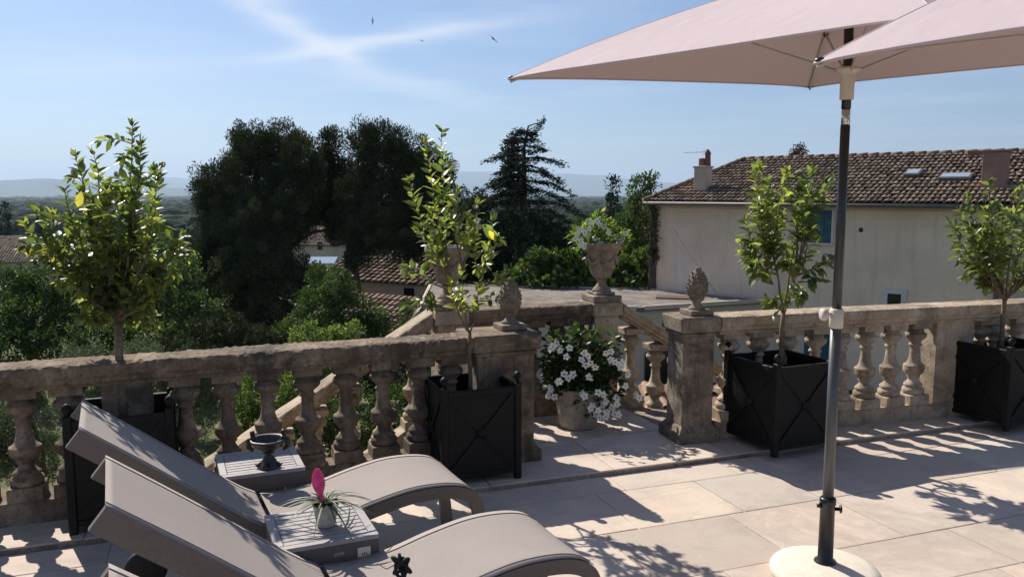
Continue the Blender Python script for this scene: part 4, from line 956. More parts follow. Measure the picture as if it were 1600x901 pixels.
def opening(px, zc, w_, h_, m, name, fr=.12, planks=False):
    s = along(px); g = MB(); z = zc + 5.5
    g.box(s - w_ / 2 - fr, -.10, z - h_ / 2 - fr, s + w_ / 2 + fr, -.003, z - h_ / 2); g.box(s - w_ / 2 - fr, -.07, z + h_ / 2, s + w_ / 2 + fr, -.003, z + h_ / 2 + fr)
    g.box(s - w_ / 2 - fr, -.069, z - h_ / 2 + .001, s - w_ / 2, -.003, z + h_ / 2 - .001); g.box(s + w_ / 2, -.069, z - h_ / 2 + .001, s + w_ / 2 + fr, -.003, z + h_ / 2 - .001)
    wn = g.build(name, TRIM, house); g = MB(); g.box(s - w_ / 2, -.012, z - h_ / 2, s + w_ / 2, -.004, z + h_ / 2)
    if planks:
        n = 8
        for i in range(n): a = s - w_ / 2 + w_ * i / n; g.box(a + .006, -.045, z - h_ / 2 + .02, a + w_ / n - .006, -.014, z + h_ / 2 - .02)
        for q in (-.3, .3): g.box(s - w_ / 2 + .02, -.065, z + q * h_ - .06, s + w_ / 2 - .02, -.047, z + q * h_ + .06)
    g.build('shutter' if planks else 'pane', m, wn); return wn
opening(1272, .62, 1.05, 1.15, TEAL, 'window', .07, True)
opening(1399, -1.98, .42, .95, DARKW, 'window', .16)
opening(1286, -3.9, 1.1, 2.2, TEAL, 'door', .08, True)
g = MB(); T = Matrix.Translation(hw(along(1341), -.004, .52)) @ Matrix.Rotation(R(90), 4, 'X'); g.lathe([(.075, 0), (.075, .012), (.0005, .012)], 14, T); g.build('vent_hole', DARKW, house)
# an old roof line on the wall: a strip of mortar and the paler triangle under it
g = MB(); pts = [hw(along(x), -.006, z) for x, z in ((1050, .38), (1076, -.60), (1120, -1.98))]
g.tube([Vector(p) for p in pts], .018, 6); g.build('mortar_line', WALL_P, house)
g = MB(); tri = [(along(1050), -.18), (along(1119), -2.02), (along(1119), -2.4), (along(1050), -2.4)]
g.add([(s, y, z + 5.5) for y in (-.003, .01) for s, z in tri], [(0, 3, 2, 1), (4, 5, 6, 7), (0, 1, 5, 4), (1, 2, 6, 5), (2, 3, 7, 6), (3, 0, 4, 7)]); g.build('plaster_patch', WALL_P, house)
g = MB(); g.tube([hw(along(1558), -.09, zE), hw(along(1558), -.09, -5.4)], .07, 10); g.build('downpipe', ZINC, house)
# neighbour at the right edge, nearer, sunlit
nb = thing('neighbour_house', 'warm pinkish house wall at the right edge, joined to the long beige house', 'house', (0, 0, 0))
q0 = HA + HD * along(1578); g = MB(); dirn = Vector((.88, -.47, 0)).normalized(); p1 = q0 - HN * .25; p2 = p1 + dirn * 6; p3 = p2 + HN * 6; p4 = p1 + HN * 6
g.prism([(p.x, p.y) for p in (p1, p2, p3, p4)], -5.5, 1.85); g.build('wall', WALL_W, nb)
g = MB(); g.prism([(p.x, p.y) for p in (p1 - HN * .3 - dirn * .2, p2 - HN * .3, p3, p4 - dirn * .2)], 1.852, 1.96); rf = g.build('roof', TILE, nb)
at = rf.data.attributes.new('rnd', 'FLOAT', 'POINT'); at.data.foreach_set('value', [.5] * len(rf.data.vertices))
# flat roofed outbuilding
ROOFG = stone('grey_gravel_roof', (.15, .13, .12), (.225, .195, .17), (.31, .27, .235), darkamt=.5, sc=.35)
FZ = -2.05
ob = thing('outbuilding', 'flat roofed building with a grey gravel roof in front of the long beige house', 'building', (0, 0, 0))
fr = [(9.12, 28.85), (4.3, 26.9), (-3.0, 27.4), (-3.3, 33.4), (5.35, 32.15)]
g = MB(); g.prism(fr, -6, FZ - .14); g.build('wall', WALL_W, ob)
fr2 = [(9.14, 28.80), (4.28, 26.75), (-3.15, 27.25), (-3.45, 33.55), (5.40, 32.10)]
g = MB(); g.prism(fr2, FZ - .138, FZ); g.build('roof', ROOFG, ob)
g = MB(); n_ = len(fr2)
for i in range(n_):
    a_, b_ = Vector((*fr2[i], FZ)), Vector((*fr2[(i + 1) % n_], FZ)); d_ = (b_ - a_).normalized(); T = Matrix.Translation(a_) @ Matrix.Rotation(math.atan2(d_.y, d_.x), 4, 'Z'); g.box(.13, -.12, -.10, (b_ - a_).length - .13, .004, .045, T=T, bev=.01)
g.build('kerb', WALL_W, ob)
g = MB(); T = Matrix.Translation((5.9, 29.3, FZ)) @ Matrix.Rotation(-.25, 4, 'Z'); g.box(-.65, -.4, .002, .65, .4, .05, T=T, bev=.01); g.build('hatch', BARK, ob)
for x in (4.9, 6.1):
    y = 26.9 + (x - 4.3) * .405 - .02; T = Matrix.Translation((x, y, 0)) @ Matrix.Rotation(.385, 4, 'Z'); g = MB(); g.box(-.45, -.04, -6, .45, .05, -3.6, T=T); g.build('door', DARKW, ob)
# little lean-to roof below the landing
lt = thing('tiled_shed', 'low shed with red brown roof tiles seen through balusters beside the white shrub', 'shed', (0, 0, 0))
so_ = PX(955, 600, 9.6); g = MB(); g.box(1.15, 8.6, -5.2, 3.3, 10.6, -1.55); g.build('wall', WALL_W, lt)
tr_ = tiles('roof_tiles', (1.0, 8.4, -1.50), (2.4, 0, 0), (0, 2.3, .65), 14, 7, TILE_R, lt)
g = MB(); g.add([(1.0, 8.4, -1.5), (3.4, 8.4, -1.5), (3.4, 10.7, -.85), (1.0, 10.7, -.85), (1.0, 8.4, -1.56), (3.4, 8.4, -1.56), (3.4, 10.7, -1.56), (1.0, 10.7, -1.56)], [(0, 1, 2, 3), (4, 7, 6, 5), (0, 4, 5, 1), (1, 5, 6, 2), (2, 6, 7, 3), (3, 7, 4, 0)])
o = g.build('roof', TILE_R, lt); at = o.data.attributes.new('rnd', 'FLOAT', 'POINT'); at.data.foreach_set('value', [.1] * 8)
def small_house(label, P, rz, w_, d_, hwall, hroof, wm, tm, wins=2, ridge='x', name='village_house', na=22, nbb=8, group=None):
    t = thing(name, label, 'house', P, rz, group); g = MB(); g.box(-w_ / 2, -d_ / 2, -3, w_ / 2, d_ / 2, hwall); g.build('wall', wm, t)
    g = MB(); o = .3; a, b_ = w_ / 2 + o, d_ / 2 + o; zz0 = hwall + .003
    g.add([(-a, -b_, zz0), (a, -b_, zz0), (a, b_, zz0), (-a, b_, zz0), (-a, 0, zz0 + hroof), (a, 0, zz0 + hroof)], [(0, 1, 5, 4), (2, 3, 4, 5), (0, 4, 3), (1, 2, 5), (0, 3, 2, 1)])
    rf = g.build('roof', tm, t); at = rf.data.attributes.new('rnd', 'FLOAT', 'POINT'); at.data.foreach_set('value', [.3] * 6)
    tiles('roof_tiles', (-a, -b_, zz0 + .02), (2 * a, 0, 0), (0, b_, hroof), na, nbb, tm, rf, seg=3)
    tiles('roof_tiles', (a, b_, zz0 + .02), (-2 * a, 0, 0), (0, -b_, hroof), na, nbb, tm, rf, seg=3)
    for i in range(wins):
        x = -w_ / 2 + w_ * (i + .5) / wins; g = MB(); g.box(x - .4, -d_ / 2 - .05, hwall * .45, x + .4, -d_ / 2 - .003, hwall * .45 + 1.1, bev=.01); f = g.build('window', TRIM, t); g = MB(); g.box(x - .32, -d_ / 2 - .06, hwall * .45 + .08, x + .32, -d_ / 2 - .051, hwall * .45 + 1.02); g.build('pane', DARKW, f)
    return t
P = PX(612, 470, 42); small_house('pale walled village house under the dark pine tree, behind the left sloping rail', (P.x + .6, P.y + 2, P.z - 1.2), R(-28), 7.5, 5, 2.2, 1.0, WALL, TILE, 2)
P = PX(622, 500, 30); small_house('low house with a reddish tiled roof below the pine trunk', (P.x, P.y, P.z - 1.45), R(-30), 5.0, 4.6, 1.2, 1.1, WALL_W, TILE_R, 0)
P = PX(720, 455, 52); small_house('village house behind the left stone urn, its roof in half shade', (P.x, P.y, P.z - 1.5), R(-15), 9, 6, 2.6, 1.3, WALL_W, TILE, 3)
P = PX(30, 416, 105); small_house('brown roofed village house at the left edge of the view', (P.x - 1, P.y, P.z - .4), R(12), 13, 8, 1.2, 2.0, WALL_W, TILE, 3, na=40, nbb=10)
P = PX(10, 398, 118); small_house('village house with a higher roof behind the one at the left edge', (P.x, P.y, P.z - .2), R(8), 8, 7, 1.2, 1.7, WALL_P, TILE, 2, na=30)
P = PX(222, 432, 88); small_house('village roof half hidden behind the bushiest lemon tree', (P.x, P.y, P.z - 1.4), R(-20), 9, 6, 1.8, 1.4, WALL, TILE, 2, na=30)
P = PX(492, 395, 95); small_house('small village house seen through the gap in the dark trees', (P.x, P.y, P.z), R(-10), 7, 5, 1.0, 1.4, WALL_W, TILE, 2)
P = PX(500, 372, 130); small_house('farther village house seen through the gap in the dark trees', (P.x, P.y, P.z - .5), R(15), 11, 6, .9, 1.4, WALL_W, TILE, 2)
P = PX(500, 411, 78); t = thing('greenhouse', 'pale blue glazed lean-to seen through the gap in the dark trees', 'greenhouse', P)
g = MB(); g.box(-1.3, 0, -2, 1.3, 1.5, -.001); g.build('wall', WALL_P, t); g = MB(); g.add([(-1.4, -.1, 0), (1.4, -.1, 0), (1.4, 1.6, .5), (-1.4, 1.6, .5), (-1.4, 1.6, 0), (1.4, 1.6, 0)], [(0, 1, 2, 3), (0, 4, 5, 1), (2, 5, 4, 3), (0, 3, 4), (1, 5, 2)]); g.build('roof', GLASS, t)

# ------------------------------------------------------------------ land
def ground_z(x, y):
    d = math.hypot(x, y)
    K = [(0, -4.3), (14, -4.3), (40, -5.4), (80, -8.5), (150, -14), (300, -22), (600, -28), (1000, -30), (40000, -30)]
    for (a, za), (b_, zb) in zip(K, K[1:]):
        if d <= b_:
            q = (d - a) / (b_ - a); z = za + (zb - za) * q; break
    else: z = -30
    if d > 15: z += noise.noise(Vector((x * .012, y * .012, 0))) * min(2.5, d * .012)
    return z
def gmat():
    m, nt, b = mat('ground_cover'); p = objco(nt, True); a = noi(nt, p, .35, 8, .65); f = noi(nt, p, .008, 6, .6)
    c = ramp(nt, a, [(.35, (.05, .07, .025)), (.5, (.085, .10, .04)), (.62, (.19, .16, .10)), (.75, (.27, .23, .16))])
    far = ramp(nt, f, [(.35, (.03, .05, .02)), (.5, (.06, .08, .03)), (.6, (.13, .12, .06)), (.7, (.04, .06, .025))])
    ln = N(nt, 'ShaderNodeVectorMath', operation='LENGTH'); nt.links.new(p, ln.inputs[0]); k = M(nt, 'DIVIDE', ln.outputs['Value'], 250.0, clamp=True)
    nt.links.new(mix(nt, k, c, far), b.inputs['Base Color']); b.inputs['Roughness'].default_value = 1; b.inputs['Specular IOR Level'].default_value = .05; bump(nt, b, a, .5, .05); return m
g = MB(); rad = [0, 4, 8, 12, 16, 22, 30, 40, 52, 66, 84, 105, 130, 165, 210, 270, 350, 460, 620, 850, 1200, 1800, 2800, 4500, 7500, 12000, 20000, 34000]; na = 96; V = [(0, 0, -4.3)]; F = []
for r in rad[1:]:
    for i in range(na): a = 2 * math.pi * i / na; x, y = r * math.sin(a), r * math.cos(a); V.append((x, y, ground_z(x, y)))
for i in range(na): F.append((0, 1 + (i + 1) % na, 1 + i))
for k in range(len(rad) - 2):
    for i in range(na): j = (i + 1) % na; o = 1 + k * na; F.append((o + i, o + j, o + na + j, o + na + i))
g.add(V, F, True); GM = gmat(); tag(g.build('ground', GM), kind='structure')
g = MB(); V = []; F = []
for i, (px, Yp, wd) in enumerate(((250, 17.0, 1.0), (330, 16.8, 1.0), (420, 17.4, 1.1), (520, 18.5, 1.1), (620, 20, 1.1))):
    P = PX(px, 700, Yp); z = -4.29
    V += [(P.x, P.y - wd, z), (P.x, P.y + wd, z)]
    if i: n = 2 * i; F.append((n - 2, n, n + 1, n - 1))
g.add(V, F); tag(g.build('garden_path', plain('gravel_path', (.42, .36, .28), .95, .2, 8, .1, bm=.5)), kind='structure')
# far hills
def hills(name, D, prof, m, seed):
    g = MB(); V = []; F = []; n = 160; x0, x1 = prof[0][0], prof[-1][0]; rows = ((-.22, 0), (-.14, .25), (-.07, .62), (0, 1), (.08, .8), (.2, 0))
    for i in range(n + 1):
        px = x0 + (x1 - x0) * i / n
        for (a, ya), (b_, yb) in zip(prof, prof[1:]):
            if a <= px <= b_: q = (px - a) / (b_ - a); q = q * q * (3 - 2 * q); y = ya + (yb - ya) * q; break
        y += .8 * noise.noise(Vector((px * .02, seed, 0))) + .4 * noise.noise(Vector((px * .07, seed, 0)))
        P = PX(px, y, D); th = math.atan2(P.x, P.y); RR = math.hypot(P.x, P.y); H = P.z + 30
        for k, (dr, hh) in enumerate(rows):
            r = RR * (1 + dr * .6 + .01 * noise.noise(Vector((px * .015, k, seed)))); z = -32 + H * hh * (1 + (.18 * noise.noise(Vector((px * .03, k * 1.7, seed))) if 0 < k != 3 else 0)); V.append((r * math.sin(th), r * math.cos(th), z))
    m_ = len(rows)
    for i in range(n):
        for k in range(m_ - 1): a = i * m_ + k; F.append((a, a + m_, a + m_ + 1, a + 1))
    g.add(V, F, True); tag(g.build(name, m), kind='structure')
HILL = plain('wooded_hill', (.055, .075, .04), 1, .3, .001, .05)
hills('distant_hills', 12000, [(-700, 296), (-300, 286), (0, 281), (70, 279), (130, 283), (200, 290), (290, 294), (420, 297), (560, 303), (620, 306)], HILL, 1.3)
hills('distant_hills', 21000, [(60, 303), (150, 284), (200, 276), (270, 277), (330, 284), (450, 290), (560, 282), (640, 272), (720, 268), (780, 268), (830, 273), (880, 271), (930, 273), (990, 280), (1060, 286), (1150, 290), (1300, 294), (1700, 290), (2200, 296)], HILL, 5.1)
# belts of trees out on the plain: too many to count
def woodland(name, n, dmin, dmax, szmin, szmax, seed, amin=-44, amax=44):
    rr = np.random.default_rng(seed); V = []; F = []; A = []
    ico = [(0, 0, 1)] + [(math.cos(a) * s, math.sin(a) * s, z) for z, s, o in ((.6, .75, 0), (.1, 1, .5), (-.5, .75, 0)) for a in [2 * math.pi * (k + o) / 6 for k in range(6)]]
    fc = [(0, 1 + k, 1 + (k + 1) % 6) for k in range(6)]
    for r in (0, 1):
        for k in range(6): a = 1 + r * 6 + k; b_ = 1 + r * 6 + (k + 1) % 6; fc.append((a, a + 6, b_ + 6, b_))
    c = 0; tries = 0
    while c < n and tries < n * 12:
        tries += 1
        d = math.exp(rr.uniform(math.log(dmin), math.log(dmax))); th = R(rr.uniform(amin, amax)); x, y = d * math.sin(th), d * math.cos(th)
        f = noise.noise(Vector((x * .0018, y * .0032, seed))) + .5 * noise.noise(Vector((x * .008, y * .011, seed)))
        if f < -.08: continue
        h = rr.uniform(szmin, szmax) * (1.25 if f > .3 else 1); w_ = h * rr.uniform(.35, .62) * (1 + d / 2500.); z = ground_z(x, y); o = len(V)
        # a few overlapping lumps make one tree
        for q in range(2 if d < 900 else 1):
            ox, oy, oz = (rr.uniform(-.4, .4) * w_, rr.uniform(-.3, .3) * w_, rr.uniform(-.1, .15) * h) if q else (0, 0, 0); sc = 1 if not q else .7; o = len(V); t = rr.random()
            for p in ico:
                k = 1 + rr.uniform(-.22, .22); V.append((x + ox + p[0] * w_ * k * sc, y + oy + p[1] * w_ * k * sc, z + oz + h * .55 + p[2] * h * .5 * k * sc)); A.append(t)
            for q2 in fc: F.append([o + i for i in q2])
        c += 1
    me = bpy.data.meshes.new(name); me.from_pydata(V, [], F); me.update(); at = me.attributes.new('rnd', 'FLOAT', 'POINT'); at.data.foreach_set('value', A)
    return tag(link(name, me, FOREST), kind='stuff', label='dark belts of trees covering the plain out to the hills', cat='woodland')
def fm():
    m, nt, b = mat('forest'); at = N(nt, 'ShaderNodeAttribute', attribute_name='rnd'); p = objco(nt, True); n = noi(nt, p, .6, 5, .7)
    c = ramp(nt, at.outputs['Fac'], [(0, (.022, .036, .016)), (.6, (.036, .056, .022)), (1, (.065, .085, .032))]); c = mix(nt, ramp(nt, n, [(.45, g3(0)), (.6, g3(.6))]), c, (.012, .02, .01))
    nt.links.new(c, b.inputs['Base Color']); b.inputs['Roughness'].default_value = 1; b.inputs['Specular IOR Level'].default_value = .05; bump(nt, b, n, 1, 1.0); return m
FOREST = fm()
woodland('woodland', 9000, 330, 7000, 8, 15, 4)

# ------------------------------------------------------------------ trees and shrubs beyond the terrace
def blobs_px(B, Y, basept):
    """sketch a crown in the view, then give every lump its own depth"""
    out = []
    for b in B:
        x, y, rx, ry = b[:4]; dy = b[4] if len(b) > 4 else random.uniform(-1, 1); k = (Y + dy) / 1270
        c = PX(x, y, Y + dy) - basept; out.append((c.x, c.y, c.z, rx * k, (rx + ry) / 2 * k, ry * k))
    return out
def px_tree(name, label, cat, bx, Y, B, mt, lf=1.0, dens=1.25, sp=1.0, r0=.2, up=.35, asp=.55, group=None, hf=.45, tips=None):
    P = PX(bx, 450, Y); P.z = ground_z(P.x, P.y); bl = blobs_px(B, Y, P); H = max(b[2] + b[5] for b in bl)
    return tree(name, label, cat, P, H * hf / .45, bl, .0034 * Y * lf, dens, mt, .0050 * Y * sp, r0, group, asp, up, tips)
Y = 40
px_tree('evergreen_oak', 'great dark evergreen tree left of centre, with a domed grey green crown', 'tree', 400, Y,
        [(345, 290, 34, 34, -1), (352, 340, 42, 45, 0), (400, 232, 34, 34, 0), (395, 285, 50, 50, 1), (445, 226, 36, 30, 0), (470, 250, 32, 36, -1), (455, 300, 46, 60, 0), (405, 350, 60, 50, -2), (345, 400, 38, 50, -1),
         (400, 425, 60, 55, -3), (440, 390, 34, 60, 0), (440, 460, 60, 50, -3), (350, 470, 50, 45, -3), (420, 520, 80, 35, -4), (480, 460, 30, 44, -3), (500, 520, 40, 30, -4), (310, 440, 26, 50, -2), (322, 310, 16, 26, 0)], LEAF_DARK, 1.0, 1.6, 1.6, .5, up=.8, asp=.35)
px_tree('pine_tree', 'narrow dark tree between the two great domed crowns', 'tree', 450, 42,
        [(514, 225, 12, 26, 0), (512, 262, 22, 36, 0), (505, 305, 34, 40, 0), (530, 320, 36, 34, 0), (490, 325, 36, 26, 1), (545, 290, 26, 40, 0), (535, 355, 26, 22, 0), (460, 345, 30, 30, 0)], LEAF_DARK, 1.0, 1.6, 1.6, .25, up=.9, asp=.35)
px_tree('pine_tree', 'great dark pine right of centre left of the cedar, with a leaning trunk below', 'tree', 548, Y,
        [(562, 222, 26, 26, 0), (595, 222, 34, 28, 0), (640, 240, 34, 28, -.5), (610, 265, 50, 42, 0), (670, 270, 32, 36, 0), (690, 305, 24, 40, 0), (650, 310, 44, 40, -1), (580, 310, 46, 44, 0), (600, 355, 56, 28, -1), (655, 355, 44, 32, -1), (685, 360, 26, 36, 0), (550, 345, 34, 20, 1), (640, 385, 44, 22, -1), (575, 372, 34, 20, 0), (700, 390, 20, 24, 0), (560, 395, 22, 20, -1)], LEAF_DARK, 1.0, 1.6, 1.6, .42, up=.7, asp=.32, hf=.42)
px_tree('dark_shrub', 'dark undergrowth round the foot of the leaning pine trunk', 'shrub', 520, 26, [(525, 450, 26, 30, 0), (495, 480, 36, 34, 0), (545, 480, 28, 38, 0), (588, 498, 26, 20, 0), (560, 515, 40, 18, 0), (620, 520, 50, 14, 0), (640, 490, 16, 20, 0), (500, 432, 20, 20, 1), (475, 520, 40, 30, 0)], LEAF_MID, 1.0, 1.0, 1.0, .1)
t = px_tree('cypress_tree', 'pointed dark conifer tip rising behind the domed evergreen tree', 'tree', 374, 47, [(376, 212, 6, 16, 0), (374, 232, 12, 18, 0), (370, 255, 16, 20, 0), (368, 290, 20, 30, 0), (368, 350, 24, 50, 0)], LEAF_CEDAR, 1.0, 1.4, 1.0, .2, up=.4, asp=.3)
# the cedar: tiers of drooping branches round one trunk
def cedar(label, px0, Y, tiers):
    B = PX(px0, 450, Y); B.z = ground_z(B.x, B.y); t = thing('cedar_tree', label, 'tree', B); k = Y / 1270
    mb = MB(); tz = PX(px0, 200, Y) - B; rr = random.Random(12)
    mb.tube([(0, 0, 0), (0, 0, tz.z * .6), (.02, 0, tz.z * .9), (.25, 0, tz.z + .1), (1.0, 0, (PX(848, 190, Y) - B).z)], [.32, .2, .09, .05, .02], 8)
    P = []; D = []; T = []
    for (py, L, n, drop) in tiers:
        z0 = (PX(px0, py, Y) - B).z
        for q in range(n):
            a = 2 * math.pi * (q + rr.uniform(-.3, .3)) / n; L_ = L * 1.2; l = L_ * k * rr.uniform(.55, 1.12)
            if q == 0: a = 0 + rr.uniform(-.15, .15); l = L_ * k
            if q == 1: a = math.pi + rr.uniform(-.15, .15); l = L_ * k * 1.02
            d = Vector((math.cos(a), math.sin(a), 0)); pts = []; z = z0 + rr.uniform(-.15, .15); x0 = .25 if py < 205 else 0
            for i in range(9):
                u = i / 8; pts.append(Vector((x0, 0, z)) + d * l * u + Vector((0, 0, l * (.16 * u - drop * u * u) + rr.gauss(0, .02))))
            mb.tube(pts, [.055 * (1 - .85 * i / 8) * min(1, l / 1.5) + .008 for i in range(9)], 5)
            s = Vector((-d.y, d.x, 0)); tone = rr.random()
            for i in range(int(15 * l) + 5):
                u = rr.uniform(.12, 1) ** .8; x = u * 8; ii = min(7, int(x)); c = pts[ii].lerp(pts[ii + 1], x - ii); w_ = l * .24 * (1 - abs(u - .5)) + .08
                c = c + s * rr.gauss(0, w_ * .75) + Vector((0, 0, rr.gauss(-.02, .05))); m = 13
                for _ in range(m):
                    P.append((c.x + rr.gauss(0, .14), c.y + rr.gauss(0, .14), c.z + rr.gauss(0, .05) - abs(rr.gauss(0, .05)))); D.append((d.x + rr.gauss(0, .7), d.y + rr.gauss(0, .7), rr.gauss(-.12, .3))); T.append(tone * .6 + rr.random() * .4)
    for i in range(420):   # the bent leader
        u = rr.random(); c = Vector((.1, 0, tz.z * .93)).lerp(Vector((1.05, 0, (PX(848, 189, Y) - B).z)), u); P.append((c.x + rr.gauss(0, .13 * (1.3 - u)), rr.gauss(0, .13), c.z + rr.gauss(0, .10))); D.append((.6 + rr.gauss(0, .5), rr.gauss(0, .5), .2 + rr.gauss(0, .4))); T.append(rr.random())
    mb.build('trunk', BARK, t); n = len(P); ln = rng.uniform(.10, .22, n)
    link('crown', leaf_mesh('crown', np.array(P), np.array(D), rdir(n) + np.array([0, 0, .8]), ln, ln * .32, np.array(T), False), LEAF_CEDAR, t); return t
cedar('tall cedar with tiers of drooping branches and a bent top, right of centre', 818, 45,
      [(205, 14, 5, .2), (218, 20, 5, .3), (231, 26, 5, .3), (246, 50, 5, .30), (258, 34, 5, .5), (272, 46, 5, .45), (286, 64, 6, .45), (300, 60, 6, .5), (316, 84, 6, .42), (332, 72, 6, .5), (350, 82, 7, .42), (368, 74, 7, .4)])
px_tree('dark_tree', 'rounded dark green tree filling the space under the cedar', 'tree', 812, 41,
        [(812, 350, 40, 24, 0), (780, 378, 34, 36, 0), (845, 370, 36, 34, 0), (810, 395, 60, 42, -1), (760, 400, 30, 36, 0), (865, 400, 30, 34, 0), (735, 415, 30, 30, 0)], LEAF_CEDAR, 1.0, 1.4, 1.0, .3, up=.2)
px_tree('dark_tree', 'dark green tree between the pine and the thin lemon tree', 'tree', 740, 50, [(735, 345, 24, 26, 0), (725, 380, 30, 36, 0), (750, 325, 16, 22, 0)], LEAF_DARK, 1.0, 1.5, 1.0, .2)
px_tree('broadleaf_tree', 'bright leafy tree beside the left corner of the house', 'tree', 1005, 37,
        [(1004, 290, 14, 16, 0), (1018, 282, 10, 10, 0), (992, 300, 12, 8, 0), (1008, 320, 24, 24, 0), (985, 335, 18, 16, 0), (1000, 355, 34, 24, 0), (970, 372, 26, 20, 0), (1010, 385, 28, 24, 0), (960, 400, 26, 18, 0)], LEAF_MID, 1.0, 1.0, 1.0, .18, up=.2, asp=.7)
px_tree('broadleaf_tree', 'mid green tree behind the flowering urn', 'tree', 915, 60, [(915, 365, 34, 18, 0), (890, 385, 30, 20, 0), (945, 375, 26, 20, 0), (930, 395, 40, 20, 0)], LEAF_MID, 1.0, 1.0, 1.0, .2)
px_tree('climbing_ivy', 'bright ivy heaped along the far edge of the grey flat roof', 'ivy', 880, 33.3,
        [(850, 412, 24, 18, 0), (825, 428, 28, 16, 0), (880, 420, 30, 24, 0), (905, 432, 26, 14, -.3), (862, 435, 40, 12, -.5), (800, 436, 18, 10, 0), (930, 432, 26, 14, 0), (965, 425, 30, 22, 0), (1000, 418, 28, 26, 0), (1018, 408, 16, 22, 0), (985, 440, 34, 12, -.6), (1035, 438, 26, 12, -.6), (1062, 446, 22, 7, -.8), (1085, 451, 14, 4, -.9), (842, 400, 12, 10, 0), (895, 408, 14, 12, 0), (1025, 396, 10, 14, 0), (868, 402, 9, 9, 0)], LEAF_IVY, 1.9, .9, .8, .08, up=.3, asp=.8)
t = thing('vine_trunk', 'old leafless vine climbing the left corner of the house', 'vine', HA - HN * .12 - HD * .05 + Vector((0, 0, -5)))
g = MB()
for j in range(5): g.tube([(.12 * math.sin(i * .9 + j * 1.3), -.03 * j % .1, i * .5) for i in range(14)], [.09 - .004 * i for i in range(14)], 7)
g.build('stem', BARK, t); crown('dry_leaves', LEAF_DARK, [(0, 0, 4 + i * .55) for i in range(5)], [(.18, .14, .35)] * 5, t, .10, 1.0, .12)
px_tree('dark_tree', 'top of a dark reddish tree showing above the house roof', 'tree', 1250, 60, [(1250, 240, 12, 10, 0), (1246, 258, 18, 16, 0), (1252, 290, 22, 24, 0)], leafmat('reddish_foliage', [(.06, .03, .02), (.09, .045, .03), (.06, .05, .03)], .1, .7, .2, tw=1), .7, 1.4, .6, .2)
# the garden below, left to right
px_tree('broadleaf_tree', 'tree with fresh green tips at the left edge, below the village roofs', 'tree', 40, 27, [(20, 455, 50, 40, 0), (70, 440, 44, 30, 0), (50, 500, 60, 44, -1), (110, 480, 36, 40, 0), (10, 530, 50, 40, -2), (90, 540, 50, 30, -2), (-40, 480, 50, 60, 0)], LEAF_MID, 1.0, 1.0, 1.0, .2, asp=.7)
px_tree('broadleaf_tree', 'dark leafy tree behind the bushiest lemon tree', 'tree', 200, 30, [(150, 470, 50, 44, 0), (210, 480, 50, 40, 0), (270, 460, 44, 44, 0), (310, 500, 44, 44, -1), (240, 530, 60, 30, -2), (160, 530, 50, 34, -2), (290, 420, 26, 26, 1)], LEAF_MID, 1.0, 1.0, 1.0, .2, asp=.65)
px_tree('dark_shrub', 'deep green shrub below the domed evergreen tree', 'shrub', 370, 26, [(340, 520, 44, 36, 0), (400, 540, 50, 30, 0), (300, 560, 50, 30, -1), (450, 560, 44, 26, 0)], LEAF_DARK, 1.0, 1.5, 1.0, .12, asp=.7)
px_tree('bright_shrub', 'sunlit bright green shrub just above the balustrade rail, below the pines', 'shrub', 510, 17, [(480, 528, 26, 24, 0), (520, 535, 24, 26, 0), (545, 525, 22, 20, 0), (500, 560, 44, 26, 0), (462, 540, 12, 14, 0)], LEAF_BRIGHT, 1.0, 1.0, 1.0, .07, asp=.75)
px_tree('olive_tree', 'grey green olive bush seen through the leftmost balusters', 'olive tree', 50, 12, [(50, 660, 36, 46, 0), (40, 610, 30, 30, 0), (60, 720, 36, 44, 0), (20, 700, 30, 50, 0), (-30, 680, 50, 70, 0)], LEAF_GREY, 1.0, 1.0, 1.0, .06, asp=.35)
px_tree('olive_tree', 'grey green olive bush seen behind the leftmost planter, its top above the rail', 'olive tree', 230, 13, [(215, 570, 50, 36, 0), (290, 580, 44, 34, 0), (310, 640, 30, 46, 0), (255, 640, 40, 50, 0), (170, 600, 40, 40, 0), (330, 600, 24, 36, 0), (130, 570, 40, 30, 0)], LEAF_GREY, 1.0, 1.0, 1.0, .07, asp=.35)
px_tree('bright_shrub', 'bright green climbing shrub seen through the balusters behind the farther side table', 'shrub', 400, 14.5, [(390, 620, 26, 40, 0), (400, 670, 34, 36, 0), (450, 640, 30, 46, 0), (460, 600, 24, 30, 0), (430, 700, 44, 24, 0), (375, 680, 18, 30, 0)], LEAF_BRIGHT, 1.0, 1.0, 1.0, .07, asp=.75)
px_tree('bright_shrub', 'bright green shrub seen through the balusters under the sloping stair rail', 'shrub', 540, 14, [(500, 660, 40, 44, 0), (560, 650, 40, 50, 0), (540, 700, 50, 30, 0), (620, 640, 40, 44, 0), (660, 620, 30, 50, 0), (640, 700, 50, 30, 0)], LEAF_MID, 1.0, 1.0, 1.0, .07, asp=.75)
px_tree('dark_shrub', 'dark bushes beyond the garden path', 'shrub', 450, 21, [(330, 600, 50, 36, 0), (420, 590, 60, 30, 0), (520, 590, 60, 36, 0), (610, 580, 60, 40, 0), (680, 560, 50, 44, 0), (240, 610, 50, 40, 0)], LEAF_DARK, 1.0, 1.5, 1.0, .1, asp=.7)
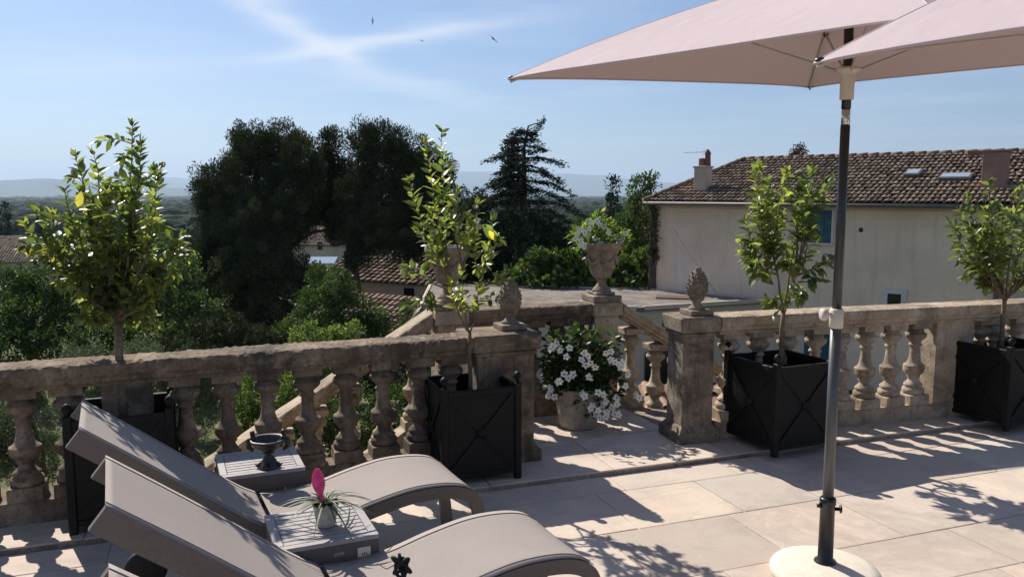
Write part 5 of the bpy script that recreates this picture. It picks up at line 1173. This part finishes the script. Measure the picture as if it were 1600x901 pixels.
# single trees between the village and the plain: a few kinds, copied
kinds = []
for k, (mt, nm) in enumerate(((LEAF_MID, 'broadleaf_tree'), (LEAF_DARK, 'evergreen_tree'), (LEAF_CEDAR, 'poplar_tree'))):
    if k == 2: B = [(0, 0, 3 + 2.0 * i, 1.3 - .12 * i, 1.3 - .12 * i, 1.6) for i in range(6)]
    else: B = [(random.uniform(-2.2, 2.2), random.uniform(-2.2, 2.2), 3 + random.uniform(-.8, 3.2), 1.9, 1.9, 1.6) for i in range(8)]
    kinds.append((nm, mt, B))
labs = ('loose green broadleaf tree on the slope between the village and the wooded plain', 'dark rounded evergreen tree on the slope between the village and the wooded plain', 'slim dark poplar on the slope between the village and the wooded plain')
protos = []; rr = random.Random(77)
for i in range(120):
    d = 85 + 250 * (i / 119) ** .9; pxx = rr.uniform(-120, 1010); 
    if 440 < pxx < 540 and d < 140: continue
    if -40 < pxx < 110 and d < 128: d += 80
    if pxx > 760 and d < 90: continue
    x = (pxx - 800) / 1270 * d; y = d; k = rr.choice((0, 0, 1, 1, 2)); z = ground_z(x, y)
    if len(protos) < 3 and k not in [p[0] for p in protos]:
        nm, mt, B = kinds[k]; o = tree(nm, labs[k], 'tree', (x, y, z), 5, B, .34, .9, mt, .42, .22, 'scattered trees beyond the village', .6)
        protos.append((k, o))
    else:
        src = [p[1] for p in protos if p[0] == k]
        if not src: continue
        o = copy_tree(src[0]); o.location = (x, y, z)
    s = rr.uniform(.75, 1.25); o.scale = (s, s, s * rr.uniform(.85, 1.15)); o.rotation_euler.z = rr.uniform(0, 6.28)

# ------------------------------------------------------------------ swallows
FEATH = plain('dark_feathers', (.02, .022, .03), .6, .2, 30)
for (x, y, Yb, s, bank, lab) in ((771, 61, 40, 1.0, .7, 'dark swallow in the sky, the largest one, nearest the parasol tip'), (582, 33, 60, .8, 1.4, 'tiny dark swallow high in the sky beside the wisp of cloud'), (659, 64, 75, .8, .3, 'tiny dark swallow between the two others in the sky')):
    P = PX(x, y, Yb); g = MB()
    body = [(-.10, .003), (-.085, .014), (-.05, .022), (0, .026), (.05, .020), (.08, .016), (.10, .010), (.115, .001)]
    g.lathe([(r, z) for z, r in body], 10, Matrix.Rotation(R(90), 4, 'Y'))
    for sg in (1, -1):
        g.add([(.05, sg * .015, .006), (.06, sg * .09, .02), (.0, sg * .24, .01), (-.06, sg * .33, -.005), (-.015, sg * .17, .008), (-.02, sg * .07, .008), (-.03, sg * .015, .004), (.02, sg * .10, .008)], [(0, 1, 5, 6), (1, 2, 4, 5), (2, 3, 4)])
        g.add([(-.09, 0, .003), (-.12, sg * .012, .003), (-.20, sg * .045, .003), (-.13, sg * .002, .003), (-.1, 0, -.003)], [(0, 1, 3), (1, 2, 3), (0, 3, 4)])
    o = g.build('swallow', FEATH); o.location = P; o.rotation_euler = (bank, .2, rr.uniform(0, 6)); o.scale = (s * 1.3,) * 3; tag(o, lab, 'bird', 'swallows in the sky')

# ------------------------------------------------------------------ haze
g = MB(); g.box(-36000, -36000, -34, 36000, 36000, 900); m = bpy.data.materials.new('haze'); m.use_nodes = True; nt = m.node_tree; nt.nodes.clear()
v = N(nt, 'ShaderNodeVolumePrincipled'); v.inputs['Color'].default_value = (.60, .78, 1.0, 1); v.inputs['Density'].default_value = 7e-5; v.inputs['Anisotropy'].default_value = .2
nt.links.new(v.outputs[0], N(nt, 'ShaderNodeOutputMaterial').inputs['Volume']); tag(g.build('haze', m), 'thin blue haze lying over the plain and the hills', 'haze', kind='stuff')
